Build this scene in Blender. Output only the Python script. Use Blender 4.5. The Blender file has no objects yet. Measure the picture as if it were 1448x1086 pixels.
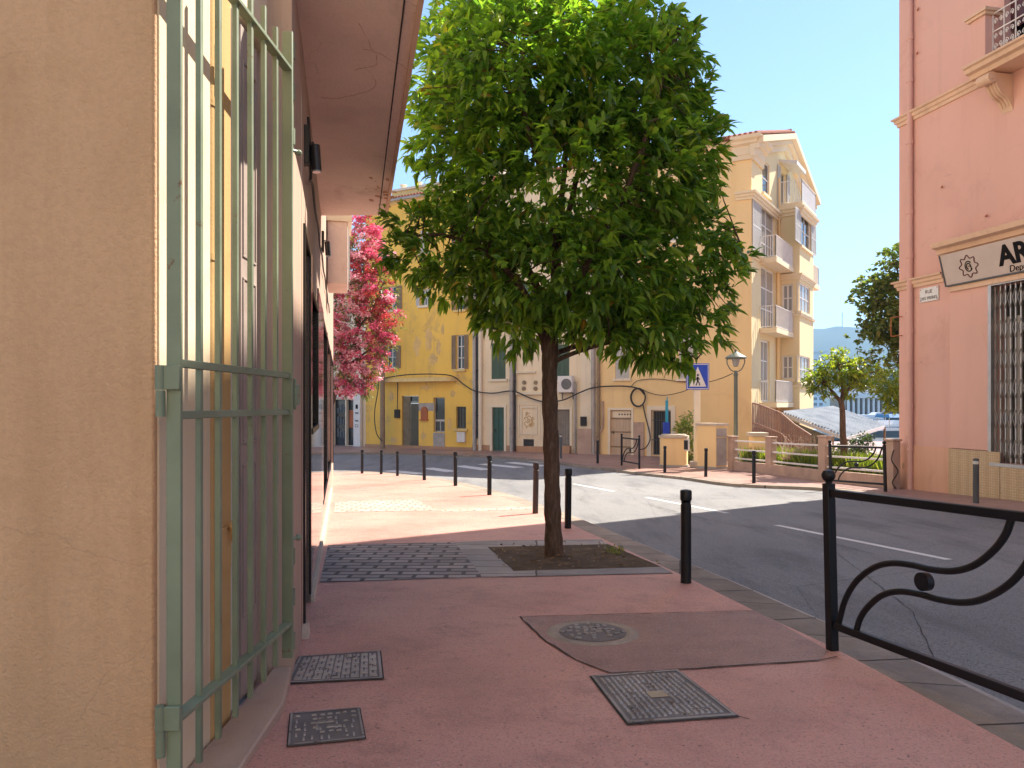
import bpy, bmesh, math, random
import numpy as np
from mathutils import Vector, Matrix
from mathutils.geometry import tessellate_polygon

# ------------------------------------------------------------------ camera, sky, sun, exposure
scn = bpy.context.scene
COL = scn.collection
R = math.radians
F, CX, HY, EYE = 1045.0, 724.0, 572.0, 1.637          # focal length, centre and level line in photograph pixels; eye height in m

cam_d = bpy.data.cameras.new("camera")
cam = bpy.data.objects.new("camera", cam_d)
COL.objects.link(cam)
cam.location = (0, 0, EYE)
cam.rotation_euler = (R(90), 0, 0)
cam_d.sensor_width = 36.0
cam_d.lens = F / 1448.0 * 36.0
cam_d.shift_y = (HY - 543.0) / 1448.0
cam_d.clip_start = 0.05
cam_d.clip_end = 6000
scn.camera = cam

SUN_EL, SUN_AZ = R(48), R(37.4)
SUN = Vector((math.cos(SUN_EL) * math.cos(SUN_AZ), math.cos(SUN_EL) * math.sin(SUN_AZ), math.sin(SUN_EL)))
world = bpy.data.worlds.new("World")
scn.world = world
world.use_nodes = True
wn = world.node_tree
bg = wn.nodes["Background"]
sky = wn.nodes.new("ShaderNodeTexSky")
sky.sky_type = 'NISHITA'
sky.sun_disc = False
sky.sun_elevation = SUN_EL
sky.sun_rotation = R(90) - SUN_AZ
sky.altitude = 10
sky.air_density = 1.0
sky.dust_density = 0.1
sky.ozone_density = 3.0
wn.links.new(sky.outputs[0], bg.inputs[0])
bg.inputs[1].default_value = 0.063

sun_d = bpy.data.lights.new("sun", 'SUN')
sun_d.energy = 3.3
sun_d.angle = R(0.5)
sun_d.color = (1.0, 0.91, 0.78)
sun_o = bpy.data.objects.new("sun", sun_d)
COL.objects.link(sun_o)
sun_o.rotation_euler = SUN.to_track_quat('Z', 'Y').to_euler()
sun_o.location = (20, 15, 40)

scn.view_settings.view_transform = 'Standard'
scn.view_settings.look = 'None'
scn.view_settings.gamma = 1
scn.view_settings.exposure = 2.1
scn.cycles.use_denoising = True
scn.cycles.max_bounces = 12
scn.cycles.diffuse_bounces = 8
scn.cycles.sample_clamp_indirect = 20

# ------------------------------------------------------------------ lay of the land
def gz(y):
    """height of the pavement at distance y: the street falls away and levels out"""
    if y < -30: return 1.035
    if y < 25: return -0.0345 * y
    if y < 29:
        t = (y - 25) / 4
        return ((2*t**3 - 3*t**2 + 1) * -0.8625 + (t**3 - 2*t**2 + t) * 4 * -0.0345 + (-2*t**3 + 3*t**2) * -0.93)
    return -0.93
CUTS = [-30, 25, 26, 27, 28, 29]
def gzl(y):
    """the same, linear between CUTS so that every sheet bends in the same places"""
    for a, b in zip(CUTS[1:-1], CUTS[2:]):
        if a <= y <= b: return gz(a) + (gz(b) - gz(a)) * (y - a) / (b - a)
    return gz(y)
def ray(px): return (px - CX) / F
def P(px, py, Y): return Vector((ray(px) * Y, Y, EYE - (py - HY) / F * Y))
def G(px, py):
    lo, hi = 0.8, 400.0
    for _ in range(60):
        m = (lo + hi) / 2
        if HY + F * (EYE - gzl(m)) / m > py: lo = m
        else: hi = m
    return Vector((ray(px) * lo, lo, gzl(lo)))
def lin(r, g, b):
    def c(v):
        v /= 255.0
        return v / 12.92 if v <= 0.04045 else ((v + 0.055) / 1.055) ** 2.4
    return (c(r), c(g), c(b), 1)

class Fac:
    """a vertical facade plane from A (left in the picture) to B (right)"""
    def __init__(s, A, B):
        s.A = Vector(A[:2]); s.B = Vector(B[:2])
        s.len = (s.B - s.A).length
        s.u = (s.B - s.A) / s.len
        s.n = Vector((s.u.y, -s.u.x))
    def pt(s, a, z, d=0.0):
        p = s.A + s.u * a + s.n * d
        return Vector((p.x, p.y, z))
    def px(s, px, py, d=0.0):
        A = s.A + s.n * d
        a = ray(px)
        k = (a * A.y - A.x) / (s.u.x - a * s.u.y)
        Y = A.y + s.u.y * k
        return k, EYE - (py - HY) / F * Y
    def rect(s, x0, y0, x1, y1, d=0.0):
        ym, xm = (y0 + y1) / 2, (x0 + x1) / 2
        a, b = s.px(x0, ym, d)[0], s.px(x1, ym, d)[0]
        return min(a, b), max(a, b), s.px(xm, y1, d)[1], s.px(xm, y0, d)[1]

# ------------------------------------------------------------------ object helpers
def tag(o, label=None, cat=None, group=None, kind=None):
    if label: o["label"] = label
    if cat: o["category"] = cat
    if group: o["group"] = group
    if kind: o["kind"] = kind
    return o
def thing(name, label, cat, loc=(0, 0, 0), rz=0.0, group=None):
    o = bpy.data.objects.new(name, None)
    COL.objects.link(o)
    o.location = loc
    o.rotation_euler = (0, 0, rz)
    o.empty_display_size = 0.2
    return tag(o, label, cat, group)
def chain_loc(p):
    l = Vector((0, 0, 0))
    while p is not None:
        l += p.location
        p = p.parent
    return l
def copy_tree(o, parent=None):
    c = o.copy()
    COL.objects.link(c)
    c.parent = parent
    for ch in list(o.children): copy_tree(ch, c)
    return c

class MB:
    def __init__(s): s.v = []; s.f = []
    def add(s, vs, fs):
        b = len(s.v)
        s.v.extend(Vector(p) for p in vs)
        s.f.extend(tuple(b + i for i in f) for f in fs)
        return s
    def box(s, o, a, b, c):
        o, a, b, c = map(Vector, (o, a, b, c))
        return s.add([o, o+a, o+a+b, o+b, o+c, o+a+c, o+a+b+c, o+b+c],
                     [(0,3,2,1), (4,5,6,7), (0,1,5,4), (1,2,6,5), (2,3,7,6), (3,0,4,7)])
    def cbox(s, c, d, rz=0.0):
        x = Vector((math.cos(rz), math.sin(rz), 0)); y = Vector((-math.sin(rz), math.cos(rz), 0)); z = Vector((0, 0, 1))
        return s.box(Vector(c) - x*d[0]/2 - y*d[1]/2 - z*d[2]/2, x*d[0], y*d[1], z*d[2])
    def fbox(s, fc, a0, a1, z0, z1, d0, d1):
        o = fc.pt(a0, z0, d0)
        u = Vector((fc.u.x, fc.u.y, 0)); n = Vector((fc.n.x, fc.n.y, 0))
        return s.box(o, u*(a1-a0), n*(d1-d0), Vector((0, 0, z1-z0)))
    def bar(s, p0, p1, w, h, up=(0, 0, 1)):
        p0, p1, up = Vector(p0), Vector(p1), Vector(up)
        d = (p1 - p0).normalized()
        x = d.cross(up)
        if x.length < 1e-4: x = d.cross(Vector((1, 0, 0)))
        x.normalize(); y = x.cross(d)
        return s.box(p0 - x*w/2 - y*h/2, x*w, y*h, p1 - p0)
    def tube(s, pts, r, seg=8, caps=True, closed=False):
        pts = [Vector(p) for p in pts]
        n = len(pts)
        rs = r if isinstance(r, (list, tuple)) else [r]*n
        b = len(s.v)
        nrm = None
        for i, p in enumerate(pts):
            if closed: t = pts[(i+1) % n] - pts[i-1]
            else: t = pts[min(i+1, n-1)] - pts[max(i-1, 0)]
            t.normalize()
            if nrm is None:
                ref = Vector((0, 0, 1)) if abs(t.z) < 0.9 else Vector((1, 0, 0))
                nrm = t.cross(ref).normalized()
            else:
                nrm = (nrm - t*nrm.dot(t))
                if nrm.length < 1e-6: nrm = t.orthogonal()
                nrm.normalize()
            bn = t.cross(nrm)
            for k in range(seg):
                a = 2*math.pi*k/seg
                s.v.append(p + (nrm*math.cos(a) + bn*math.sin(a))*rs[i])
        m = n if closed else n-1
        for i in range(m):
            j = (i+1) % n
            for k in range(seg):
                k2 = (k+1) % seg
                s.f.append((b+i*seg+k, b+i*seg+k2, b+j*seg+k2, b+j*seg+k))
        if caps and not closed:
            s.f.append(tuple(b+k for k in reversed(range(seg))))
            s.f.append(tuple(b+(n-1)*seg+k for k in range(seg)))
        return s
    def cyl(s, p0, p1, r0, r1=None, seg=16):
        return s.tube([p0, p1], [r0, r0 if r1 is None else r1], seg)
    def lathe(s, c, prof, seg=20, ax=None):
        c = Vector(c); b = len(s.v)
        for r, z in prof:
            for k in range(seg):
                a = 2*math.pi*k/seg
                s.v.append(c + Vector((r*math.cos(a), r*math.sin(a), z)))
        for i in range(len(prof)-1):
            for k in range(seg):
                k2 = (k+1) % seg
                s.f.append((b+i*seg+k, b+i*seg+k2, b+(i+1)*seg+k2, b+(i+1)*seg+k))
        s.f.append(tuple(b+k for k in reversed(range(seg))))
        s.f.append(tuple(b+(len(prof)-1)*seg+k for k in range(seg)))
        return s
    def prism(s, poly, vec):
        poly = [Vector(p) for p in poly]; vec = Vector(vec); n = len(poly)
        tri = tessellate_polygon([poly])
        return s.add(poly + [p+vec for p in poly],
                     [tuple(t) for t in tri] + [tuple(i+n for i in reversed(t)) for t in tri] +
                     [(i, (i+1) % n, n+(i+1) % n, n+i) for i in range(n)])
    def sweep(s, path, prof, closed=False):
        """a moulding: profile of (out, up) points carried along path points given as (point, outward vector)"""
        b = len(s.v); m = len(prof)
        for p, o in path:
            for a, z in prof: s.v.append(Vector(p) + Vector(o)*a + Vector((0, 0, z)))
        for i in range(len(path)-1):
            for k in range(m):
                k2 = (k+1) % m
                s.f.append((b+i*m+k, b+i*m+k2, b+(i+1)*m+k2, b+(i+1)*m+k))
        s.f.append(tuple(b+k for k in range(m)))
        s.f.append(tuple(b+(len(path)-1)*m+k for k in range(m)))
        return s
    def wall(s, fc, a0, a1, z0, z1, holes, depth=0.22, thick=0.3, top=None):
        """a wall sheet on the facade plane with real openings, reveals and thickness"""
        A = sorted({a0, a1, *[h[0] for h in holes], *[h[1] for h in holes]})
        Z = sorted({z0, z1, *[h[2] for h in holes], *[h[3] for h in holes]})
        A = [a for a in A if a0 <= a <= a1]; Z = [z for z in Z if z0 <= z <= z1]
        for i in range(len(A)-1):
            for k in range(len(Z)-1):
                am, zm = (A[i]+A[i+1])/2, (Z[k]+Z[k+1])/2
                if any(h[0] < am < h[1] and h[2] < zm < h[3] for h in holes): continue
                s.add([fc.pt(A[i], Z[k]), fc.pt(A[i+1], Z[k]), fc.pt(A[i+1], Z[k+1]), fc.pt(A[i], Z[k+1])], [(0, 1, 2, 3)])
        for h in holes:
            x0, x1, y0, y1 = max(h[0], a0), min(h[1], a1), max(h[2], z0), min(h[3], z1)
            c = [(x0, y0), (x1, y0), (x1, y1), (x0, y1)]
            for i in range(4):
                (p, q), (p2, q2) = c[i], c[(i+1) % 4]
                s.add([fc.pt(p, q), fc.pt(p, q, -depth), fc.pt(p2, q2, -depth), fc.pt(p2, q2)], [(0, 1, 2, 3)])
        return s
    def build(s, name, mat, parent=None, smooth=True, bevel=0.0, recalc=True, angle=35, label=None):
        me = bpy.data.meshes.new(name)
        vs = s.v
        off = Vector((0, 0, 0))
        if parent is not None: off = chain_loc(parent)
        elif vs:
            off = Vector((sum(v.x for v in vs)/len(vs), sum(v.y for v in vs)/len(vs), min(v.z for v in vs)))
        me.from_pydata([tuple(v - off) for v in vs], [], s.f)
        if recalc:
            bm = bmesh.new(); bm.from_mesh(me)
            bmesh.ops.recalc_face_normals(bm, faces=bm.faces)
            bm.to_mesh(me); bm.free()
        me.materials.append(mat)
        if smooth:
            me.shade_smooth()
            me.set_sharp_from_angle(angle=R(angle))
        o = bpy.data.objects.new(name, me)
        COL.objects.link(o)
        if parent is not None: o.parent = parent
        else: o.location = off
        if bevel:
            m = o.modifiers.new("bevel", 'BEVEL'); m.width = bevel; m.segments = 2; m.limit_method = 'ANGLE'; m.angle_limit = R(40)
        if label: o["label"] = label
        return o

def sheet(name, poly, dz, mat, skirt=0.0, parent=None):
    """a ground sheet: polygon in plan, lifted dz above the pavement level, optionally with a vertical edge"""
    pts = [Vector((p[0], p[1], 0)) for p in poly]
    bm = bmesh.new()
    vs = [bm.verts.new(p) for p in pts]
    for t in tessellate_polygon([pts]):
        try: bm.faces.new([vs[i] for i in t])
        except ValueError: pass
    for y in CUTS:
        bmesh.ops.bisect_plane(bm, geom=bm.verts[:] + bm.edges[:] + bm.faces[:], plane_co=(0, y, 0), plane_no=(0, 1, 0), dist=1e-5)
    bm.normal_update()
    for f in bm.faces:
        if f.normal.z < 0: f.normal_flip()
    if skirt:
        edges = [e for e in bm.edges if len(e.link_faces) == 1]
        r = bmesh.ops.extrude_edge_only(bm, edges=edges)
        low = [g for g in r['geom'] if isinstance(g, bmesh.types.BMVert)]
    else: low = []
    lowset = set(low)
    for v in bm.verts: v.co.z = gzl(v.co.y) + dz - (skirt if v in lowset else 0)
    if skirt: bmesh.ops.recalc_face_normals(bm, faces=bm.faces)
    me = bpy.data.meshes.new(name)
    bm.to_mesh(me); bm.free()
    me.materials.append(mat)
    o = bpy.data.objects.new(name, me)
    COL.objects.link(o)
    if parent is not None:
        o.parent = parent; o.location = -chain_loc(parent)
    return o
def pxpoly(pts): return [tuple(G(x, y)[:2]) for x, y in pts]
def offset(poly, d):
    """polyline shifted to its right-hand side by d"""
    out = []
    for i, p in enumerate(poly):
        a = Vector(poly[max(i-1, 0)]); b = Vector(poly[min(i+1, len(poly)-1)])
        t = (b - a).normalized()
        out.append((p[0] + t.y*d, p[1] - t.x*d))
    return out
def spline(pts, n=6):
    pts = [Vector(p) for p in pts]; out = []
    for i in range(len(pts)-1):
        p0, p1, p2, p3 = pts[max(i-1, 0)], pts[i], pts[i+1], pts[min(i+2, len(pts)-1)]
        for k in range(n):
            t = k/n
            out.append(0.5*((2*p1) + (p2-p0)*t + (2*p0-5*p1+4*p2-p3)*t*t + (3*p1-p0-3*p2+p3)*t**3))
    out.append(pts[-1])
    return out

# ------------------------------------------------------------------ materials
class NT:
    def __init__(s, name):
        s.m = bpy.data.materials.new(name); s.m.use_nodes = True
        s.t = s.m.node_tree; s.b = s.t.nodes["Principled BSDF"]; s.out = s.t.nodes["Material Output"]
        s.co = None
    def n(s, ty, **kw):
        x = s.t.nodes.new(ty)
        for k, v in kw.items():
            if k.startswith("i_"):
                key = k[2:].replace("_", " ")
                x.inputs[int(key) if key.isdigit() else key].default_value = v
            else: setattr(x, k, v)
        return x
    def l(s, a, b): s.t.links.new(a, b)
    def coords(s):
        if s.co is None:
            g = s.n("ShaderNodeNewGeometry")
            s.co = g.outputs["Position"]
        return s.co
    def mapped(s, scale=(1, 1, 1), rot=(0, 0, 0), loc=(0, 0, 0)):
        m = s.n("ShaderNodeMapping")
        m.inputs["Scale"].default_value = scale; m.inputs["Rotation"].default_value = rot; m.inputs["Location"].default_value = loc
        s.l(s.coords(), m.inputs[0])
        return m.outputs[0]
    def noise(s, scale, detail=5, rough=0.55, vec=None, dist=0.0):
        x = s.n("ShaderNodeTexNoise")
        x.inputs["Scale"].default_value = scale; x.inputs["Detail"].default_value = detail; x.inputs["Roughness"].default_value = rough
        x.inputs["Distortion"].default_value = dist
        s.l(vec if vec is not None else s.coords(), x.inputs["Vector"])
        return x.outputs["Fac"]
    def ramp(s, fac, stops):
        x = s.n("ShaderNodeValToRGB")
        e = x.color_ramp.elements
        while len(e) > 1: e.remove(e[-1])
        e[0].position = stops[0][0]; e[0].color = stops[0][1]
        for p, c in stops[1:]:
            k = e.new(p); k.color = c
        s.l(fac, x.inputs[0])
        return x.outputs[0]
    def mask(s, fac, lo, hi):
        x = s.n("ShaderNodeMapRange"); x.clamp = True
        x.inputs["From Min"].default_value = lo; x.inputs["From Max"].default_value = hi
        s.l(fac, x.inputs["Value"])
        return x.outputs[0]
    def mix(s, fac, a, b, mode='MIX'):
        x = s.n("ShaderNodeMix", data_type='RGBA', blend_type=mode)
        for v, i in ((fac, 0), (a, 6), (b, 7)):
            if hasattr(v, "links") or hasattr(v, "is_linked"): s.l(v, x.inputs[i])
            else: x.inputs[i].default_value = v
        return x.outputs[2]
    def math(s, op, a, b=None):
        x = s.n("ShaderNodeMath", operation=op)
        for v, i in ((a, 0), (b, 1)):
            if v is None: continue
            if hasattr(v, "is_linked"): s.l(v, x.inputs[i])
            else: x.inputs[i].default_value = v
        return x.outputs[0]
    def bump(s, h, strength=0.3, dist=0.01):
        x = s.n("ShaderNodeBump"); x.inputs["Strength"].default_value = strength; x.inputs["Distance"].default_value = dist
        s.l(h, x.inputs["Height"]); s.l(x.outputs[0], s.b.inputs["Normal"])
    def col(s, v):
        if hasattr(v, "is_linked"): s.l(v, s.b.inputs["Base Color"])
        else: s.b.inputs["Base Color"].default_value = v
    def done(s, rough=0.8, spec=0.4, metal=0.0):
        if hasattr(rough, "is_linked"): s.l(rough, s.b.inputs["Roughness"])
        else: s.b.inputs["Roughness"].default_value = rough
        s.b.inputs["Specular IOR Level"].default_value = spec
        s.b.inputs["Metallic"].default_value = metal
        return s.m
def sc(c, k): return (c[0]*k, c[1]*k, c[2]*k, 1)

def plaster(name, c, var=0.12, stain=None, amt=0.5, drips=0.35, bump=0.25, scale=1.0, rough=0.9, grain=60, cracks=0.0, lump=0.0):
    """painted render: cloudy tone, vertical run-off streaks, grain, odd stains"""
    t = NT(name)
    n1 = t.noise(0.55*scale, 6, 0.6)
    base = t.ramp(n1, [(0.3, sc(c, 1-var)), (0.5, c), (0.72, sc(c, 1+var*0.6))])
    drip = t.noise(1.0, 5, 0.65, t.mapped((5*scale, 5*scale, 0.35*scale)))
    base = t.mix(t.math('MULTIPLY', t.mask(drip, 0.52, 0.75), drips), base, sc(stain or c, 0.62 if stain is None else 1.0))
    if stain:
        st = t.mask(t.noise(0.9*scale, 7, 0.7, dist=0.6), 0.56, 0.70)
        base = t.mix(t.math('MULTIPLY', st, amt), base, stain)
    fine = t.noise(grain, 4, 0.6)
    base = t.mix(t.math('MULTIPLY', t.mask(fine, 0.35, 0.7), 0.10), base, sc(c, 0.7))
    if cracks:
        cv = t.n("ShaderNodeTexVoronoi", feature='DISTANCE_TO_EDGE'); cv.inputs["Scale"].default_value = 0.9
        wv = t.n("ShaderNodeVectorMath", operation='MULTIPLY_ADD'); nz = t.n("ShaderNodeTexNoise"); nz.inputs["Scale"].default_value = 2.5; nz.inputs["Detail"].default_value = 6
        t.l(t.coords(), nz.inputs["Vector"]); t.l(nz.outputs["Color"], wv.inputs[0]); wv.inputs[1].default_value = (0.5, 0.5, 0.5); t.l(t.coords(), wv.inputs[2]); t.l(wv.outputs[0], cv.inputs["Vector"])
        ln = t.math('SUBTRACT', 1.0, t.mask(cv.outputs["Distance"], 0.0015, 0.005))
        ln = t.math('MULTIPLY', t.math('MULTIPLY', ln, t.mask(t.noise(0.8, 3), 0.5, 0.6)), cracks)
        base = t.mix(ln, base, sc(c, 0.35))
        chip = t.math('MULTIPLY', t.mask(t.noise(9, 6, 0.7), 0.69, 0.72), cracks)
        base = t.mix(chip, base, sc(c, 0.6))
    if lump:
        lp_n = t.noise(34, 3, 0.55)
        base = t.mix(t.math('MULTIPLY', t.mask(lp_n, 0.42, 0.62), lump), base, sc(c, 0.72))
    t.col(base)
    t.bump(t.math('ADD', t.math('MULTIPLY', t.noise(34, 3, 0.55) if lump else t.noise(7, 5), 0.5), t.math('MULTIPLY', fine, 0.6)), bump, 0.012)
    return t.done(rough, 0.25)
def paint(name, c, rough=0.45, var=0.15, wear=None, spec=0.5, metal=0.0, wscale=9.0, wlo=0.62):
    t = NT(name)
    b = t.ramp(t.noise(3, 5), [(0.3, sc(c, 1-var)), (0.7, sc(c, 1+var*0.5))])
    if wear: b = t.mix(t.mask(t.noise(wscale, 8, 0.72), wlo, wlo+0.05), b, wear)
    t.col(b)
    t.bump(t.noise(45, 4), 0.12, 0.004)
    r = t.math('ADD', t.math('MULTIPLY', t.noise(12, 4), 0.25), rough-0.1)
    return t.done(r, spec, metal)
def glassy(name, c, rough=0.06, spec=0.7):
    t = NT(name); t.col(c)
    t.bump(t.noise(1.2, 2), 0.05, 0.01)
    return t.done(rough, spec)
def leafmat(name, stops, trans=0.45, rough=0.34, tint=(1.0, 1.15, 0.45)):
    t = NT(name)
    g = t.n("ShaderNodeNewGeometry")
    c = t.ramp(g.outputs["Random Per Island"], stops)
    t.col(c); t.done(rough, 0.6)
    tr = t.n("ShaderNodeBsdfTranslucent")
    tc = t.mix(1.0, c, (tint[0]*1.6, tint[1]*1.6, tint[2]*1.6, 1), 'MULTIPLY')
    t.l(tc, tr.inputs[0])
    mx = t.n("ShaderNodeMixShader"); mx.inputs[0].default_value = trans
    t.l(t.b.outputs[0], mx.inputs[1]); t.l(tr.outputs[0], mx.inputs[2]); t.l(mx.outputs[0], t.out.inputs[0])
    return t.m

M = {}
def red_paving(name, c, worn):
    t = NT(name)
    big = t.ramp(t.noise(0.6, 7, 0.65), [(0.30, sc(c, 0.68)), (0.5, c), (0.70, worn)])
    med = t.mix(t.math('MULTIPLY', t.mask(t.noise(2.2, 8, 0.75), 0.52, 0.66), 0.55), big, sc(c, 0.55))
    grit = t.noise(62, 4, 0.75)
    med = t.mix(t.math('MULTIPLY', t.mask(grit, 0.54, 0.64), 0.75), med, sc(c, 0.40))
    light = t.mask(t.noise(85, 3, 0.7), 0.57, 0.66)
    med = t.mix(t.math('MULTIPLY', light, 0.55), med, (0.74, 0.56, 0.50, 1))
    fleck = t.mask(t.noise(26, 3, 0.6), 0.68, 0.72)
    med = t.mix(t.math('MULTIPLY', fleck, 0.8), med, sc(c, 0.16))
    spot = t.n("ShaderNodeTexVoronoi"); spot.inputs["Scale"].default_value = 8.0
    t.l(t.coords(), spot.inputs["Vector"])
    med = t.mix(t.math('MULTIPLY', t.math('SUBTRACT', 1.0, t.mask(spot.outputs["Distance"], 0.05, 0.08)), 0.8), med, (0.05, 0.035, 0.03, 1))
    t.col(med)
    t.bump(t.math('ADD', t.math('MULTIPLY', grit, 0.9), t.noise(24, 6, 0.65)), 0.9, 0.016)
    return t.done(t.math('ADD', t.math('MULTIPLY', t.noise(1.1, 6, 0.65), 0.35), 0.26), 0.75)
M['red'] = red_paving("red_resin_paving", (0.65, 0.31, 0.245, 1), (0.71, 0.385, 0.305, 1))
M['red_patch'] = red_paving("worn_patch_paving", (0.35, 0.185, 0.155, 1), (0.43, 0.25, 0.21, 1))
M['red_far'] = red_paving("red_far_paving", (0.36, 0.19, 0.15, 1), (0.44, 0.27, 0.22, 1))

t = NT("asphalt")
g1 = t.ramp(t.noise(0.25, 6, 0.62), [(0.3, (0.18, 0.18, 0.185, 1)), (0.7, (0.265, 0.262, 0.26, 1))])
grit = t.noise(58, 4, 0.78)
g1 = t.mix(t.math('MULTIPLY', t.mask(grit, 0.5, 0.66), 0.7), g1, (0.36, 0.365, 0.37, 1))
g1 = t.mix(t.math('MULTIPLY', t.mask(t.noise(44, 4, 0.75), 0.53, 0.64), 0.8), g1, (0.045, 0.047, 0.055, 1))
g1 = t.mix(t.math('MULTIPLY', t.mask(t.noise(1.3, 7, 0.7, t.mapped((1, 0.2, 1), (0, 0, R(13)))), 0.50, 0.66), 0.6), g1, (0.11, 0.11, 0.115, 1))
ck = t.n("ShaderNodeTexVoronoi", feature='DISTANCE_TO_EDGE'); ck.inputs["Scale"].default_value = 0.35
t.l(t.mix(0.25, t.coords(), t.n("ShaderNodeTexNoise", i_Scale=1.2).outputs["Color"]), ck.inputs["Vector"])
g1 = t.mix(t.math('MULTIPLY', t.math('SUBTRACT', 1.0, t.mask(ck.outputs["Distance"], 0.0008, 0.003)), 0.35), g1, (0.06, 0.06, 0.06, 1))
t.col(g1)
t.bump(t.math('ADD', grit, t.noise(160, 2)), 0.6, 0.012)
M['asphalt'] = t.done(0.78, 0.35)

def stone(name, c, joint=None, bw=1.0, rh=0.4, rot=0.0, mortar=0.012, off=0.5, var=0.25, bump=0.5, rough=0.8, loc=(0, 0, 0)):
    t = NT(name)
    n = t.noise(2.2, 7, 0.65)
    a = t.ramp(n, [(0.3, sc(c, 1-var)), (0.55, c), (0.75, sc(c, 1+var))])
    a = t.mix(t.math('MULTIPLY', t.mask(t.noise(60, 3, 0.7), 0.52, 0.66), 0.45), a, sc(c, 0.55))
    h = t.noise(35, 4)
    if joint:
        b = t.n("ShaderNodeTexBrick"); b.offset = off
        b.inputs["Scale"].default_value = 1.0; b.inputs["Mortar Size"].default_value = mortar; b.inputs["Mortar Smooth"].default_value = 0.3
        b.inputs["Brick Width"].default_value = bw; b.inputs["Row Height"].default_value = rh
        b.inputs["Color1"].default_value = (0.75, 0.75, 0.75, 1); b.inputs["Color2"].default_value = (1.15, 1.12, 1.08, 1); b.inputs["Mortar"].default_value = (1, 1, 1, 1)
        wob = t.n("ShaderNodeVectorMath", operation='MULTIPLY_ADD')
        nz = t.n("ShaderNodeTexNoise"); nz.inputs["Scale"].default_value = 3.0; t.l(t.coords(), nz.inputs["Vector"])
        t.l(nz.outputs["Color"], wob.inputs[0]); wob.inputs[1].default_value = (0.03, 0.03, 0); t.l(t.mapped((1, 1, 1), (0, 0, rot), loc), wob.inputs[2])
        t.l(wob.outputs[0], b.inputs["Vector"])
        a = t.mix(1.0, a, b.outputs["Color"], 'MULTIPLY')
        a = t.mix(b.outputs["Fac"], a, joint)
        h = t.math('SUBTRACT', t.math('MULTIPLY', h, 0.35), t.math('MULTIPLY', b.outputs["Fac"], 1.0))
    t.col(a); t.bump(h, bump, 0.015)
    return t.done(rough, 0.35)
ST = R(12.9)
M['kerb'] = stone("kerb_stone", (0.33, 0.275, 0.225, 1), (0.07, 0.065, 0.06, 1), 1.05, 40.0, ST + R(90), 0.010, 0.0, 0.3)
M['slab'] = stone("pale_stone_slabs", (0.42, 0.385, 0.36, 1), (0.09, 0.08, 0.075, 1), 30.0, 0.42, R(2), 0.012, 0.0, 0.22)
M['pavers'] = stone("grey_paver_bricks", (0.41, 0.365, 0.34, 1), (0.12, 0.105, 0.10, 1), 0.36, 0.19, R(0), 0.028, 0.5, 0.3, 0.8)
M['pale_pavers'] = stone("pale_paver_bricks", (0.52, 0.44, 0.37, 1), (0.2, 0.16, 0.13, 1), 0.3, 0.22, R(0), 0.02, 0.5, 0.2)
M['concrete'] = stone("concrete", (0.42, 0.38, 0.34, 1))
M['pale_stone'] = stone("pale_stone", (0.55, 0.47, 0.37, 1), var=0.15)
M['pink_stone'] = stone("pink_wall_stone", (0.50, 0.35, 0.27, 1), var=0.2)

t = NT("soil")
a = t.ramp(t.noise(4, 8, 0.7), [(0.3, (0.085, 0.058, 0.036, 1)), (0.55, (0.16, 0.115, 0.075, 1)), (0.75, (0.24, 0.18, 0.12, 1))])
a = t.mix(t.math('MULTIPLY', t.mask(t.noise(48, 4, 0.7), 0.55, 0.7), 0.6), a, (0.33, 0.27, 0.2, 1))
t.col(a); t.bump(t.noise(26, 7, 0.7), 1.0, 0.05)
M['soil'] = t.done(0.95, 0.2)

M['tan'] = plaster("tan_render", (0.63, 0.405, 0.24, 1), 0.16, (0.40, 0.24, 0.12, 1), 0.35, 0.3, 1.0, 0.9, grain=75, cracks=0.22, lump=0.22)
M['cream_wall'] = plaster("cream_render", (0.76, 0.63, 0.44, 1), 0.10, (0.45, 0.32, 0.18, 1), 0.35, 0.4, 0.35)
M['ochre'] = plaster("ochre_render", (0.56, 0.36, 0.15, 1), 0.15, (0.38, 0.22, 0.09, 1), 0.4, 0.4, 0.4)
M['mauve'] = paint("mauve_shutter_paint", (0.37, 0.295, 0.255, 1), 0.6, 0.2, (0.5, 0.44, 0.40, 1), wscale=14, wlo=0.66)
M['soffit'] = plaster("pink_soffit_render", (0.82, 0.66, 0.57, 1), 0.18, (0.42, 0.27, 0.20, 1), 0.5, 0.12, 0.5, 1.2, cracks=0.5, lump=0.2)
M['shop_wall'] = plaster("shop_wall_render", (0.47, 0.34, 0.26, 1), 0.15, (0.28, 0.19, 0.14, 1), 0.4, 0.4, 0.3)
M['granite'] = glassy("polished_granite", (0.19, 0.13, 0.11, 1), 0.05, 0.6)
M['green_paint'] = paint("green_gate_paint", (0.20, 0.25, 0.165, 1), 0.42, 0.22, (0.15, 0.075, 0.035, 1), 0.5, wscale=9.0, wlo=0.63)
M['black_paint'] = paint("black_street_paint", (0.008, 0.0085, 0.0105, 1), 0.38, 0.3, (0.09, 0.08, 0.075, 1), 0.35, wscale=18, wlo=0.74)
M['brown_post'] = paint("weathered_dark_paint", (0.05, 0.036, 0.032, 1), 0.5, 0.3, (0.12, 0.09, 0.075, 1), 0.5, wscale=18, wlo=0.66)
M['grey_paint'] = paint("grey_paint", (0.085, 0.09, 0.095, 1), 0.45, 0.2)
M['lamp_green'] = paint("grey_green_paint", (0.12, 0.14, 0.115, 1), 0.45, 0.2)
M['black_frame'] = paint("black_frame", (0.012, 0.012, 0.013, 1), 0.3, 0.2)
M['steel'] = paint("brushed_steel", (0.5, 0.49, 0.47, 1), 0.35, 0.15, None, 0.5, 0.9)
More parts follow.
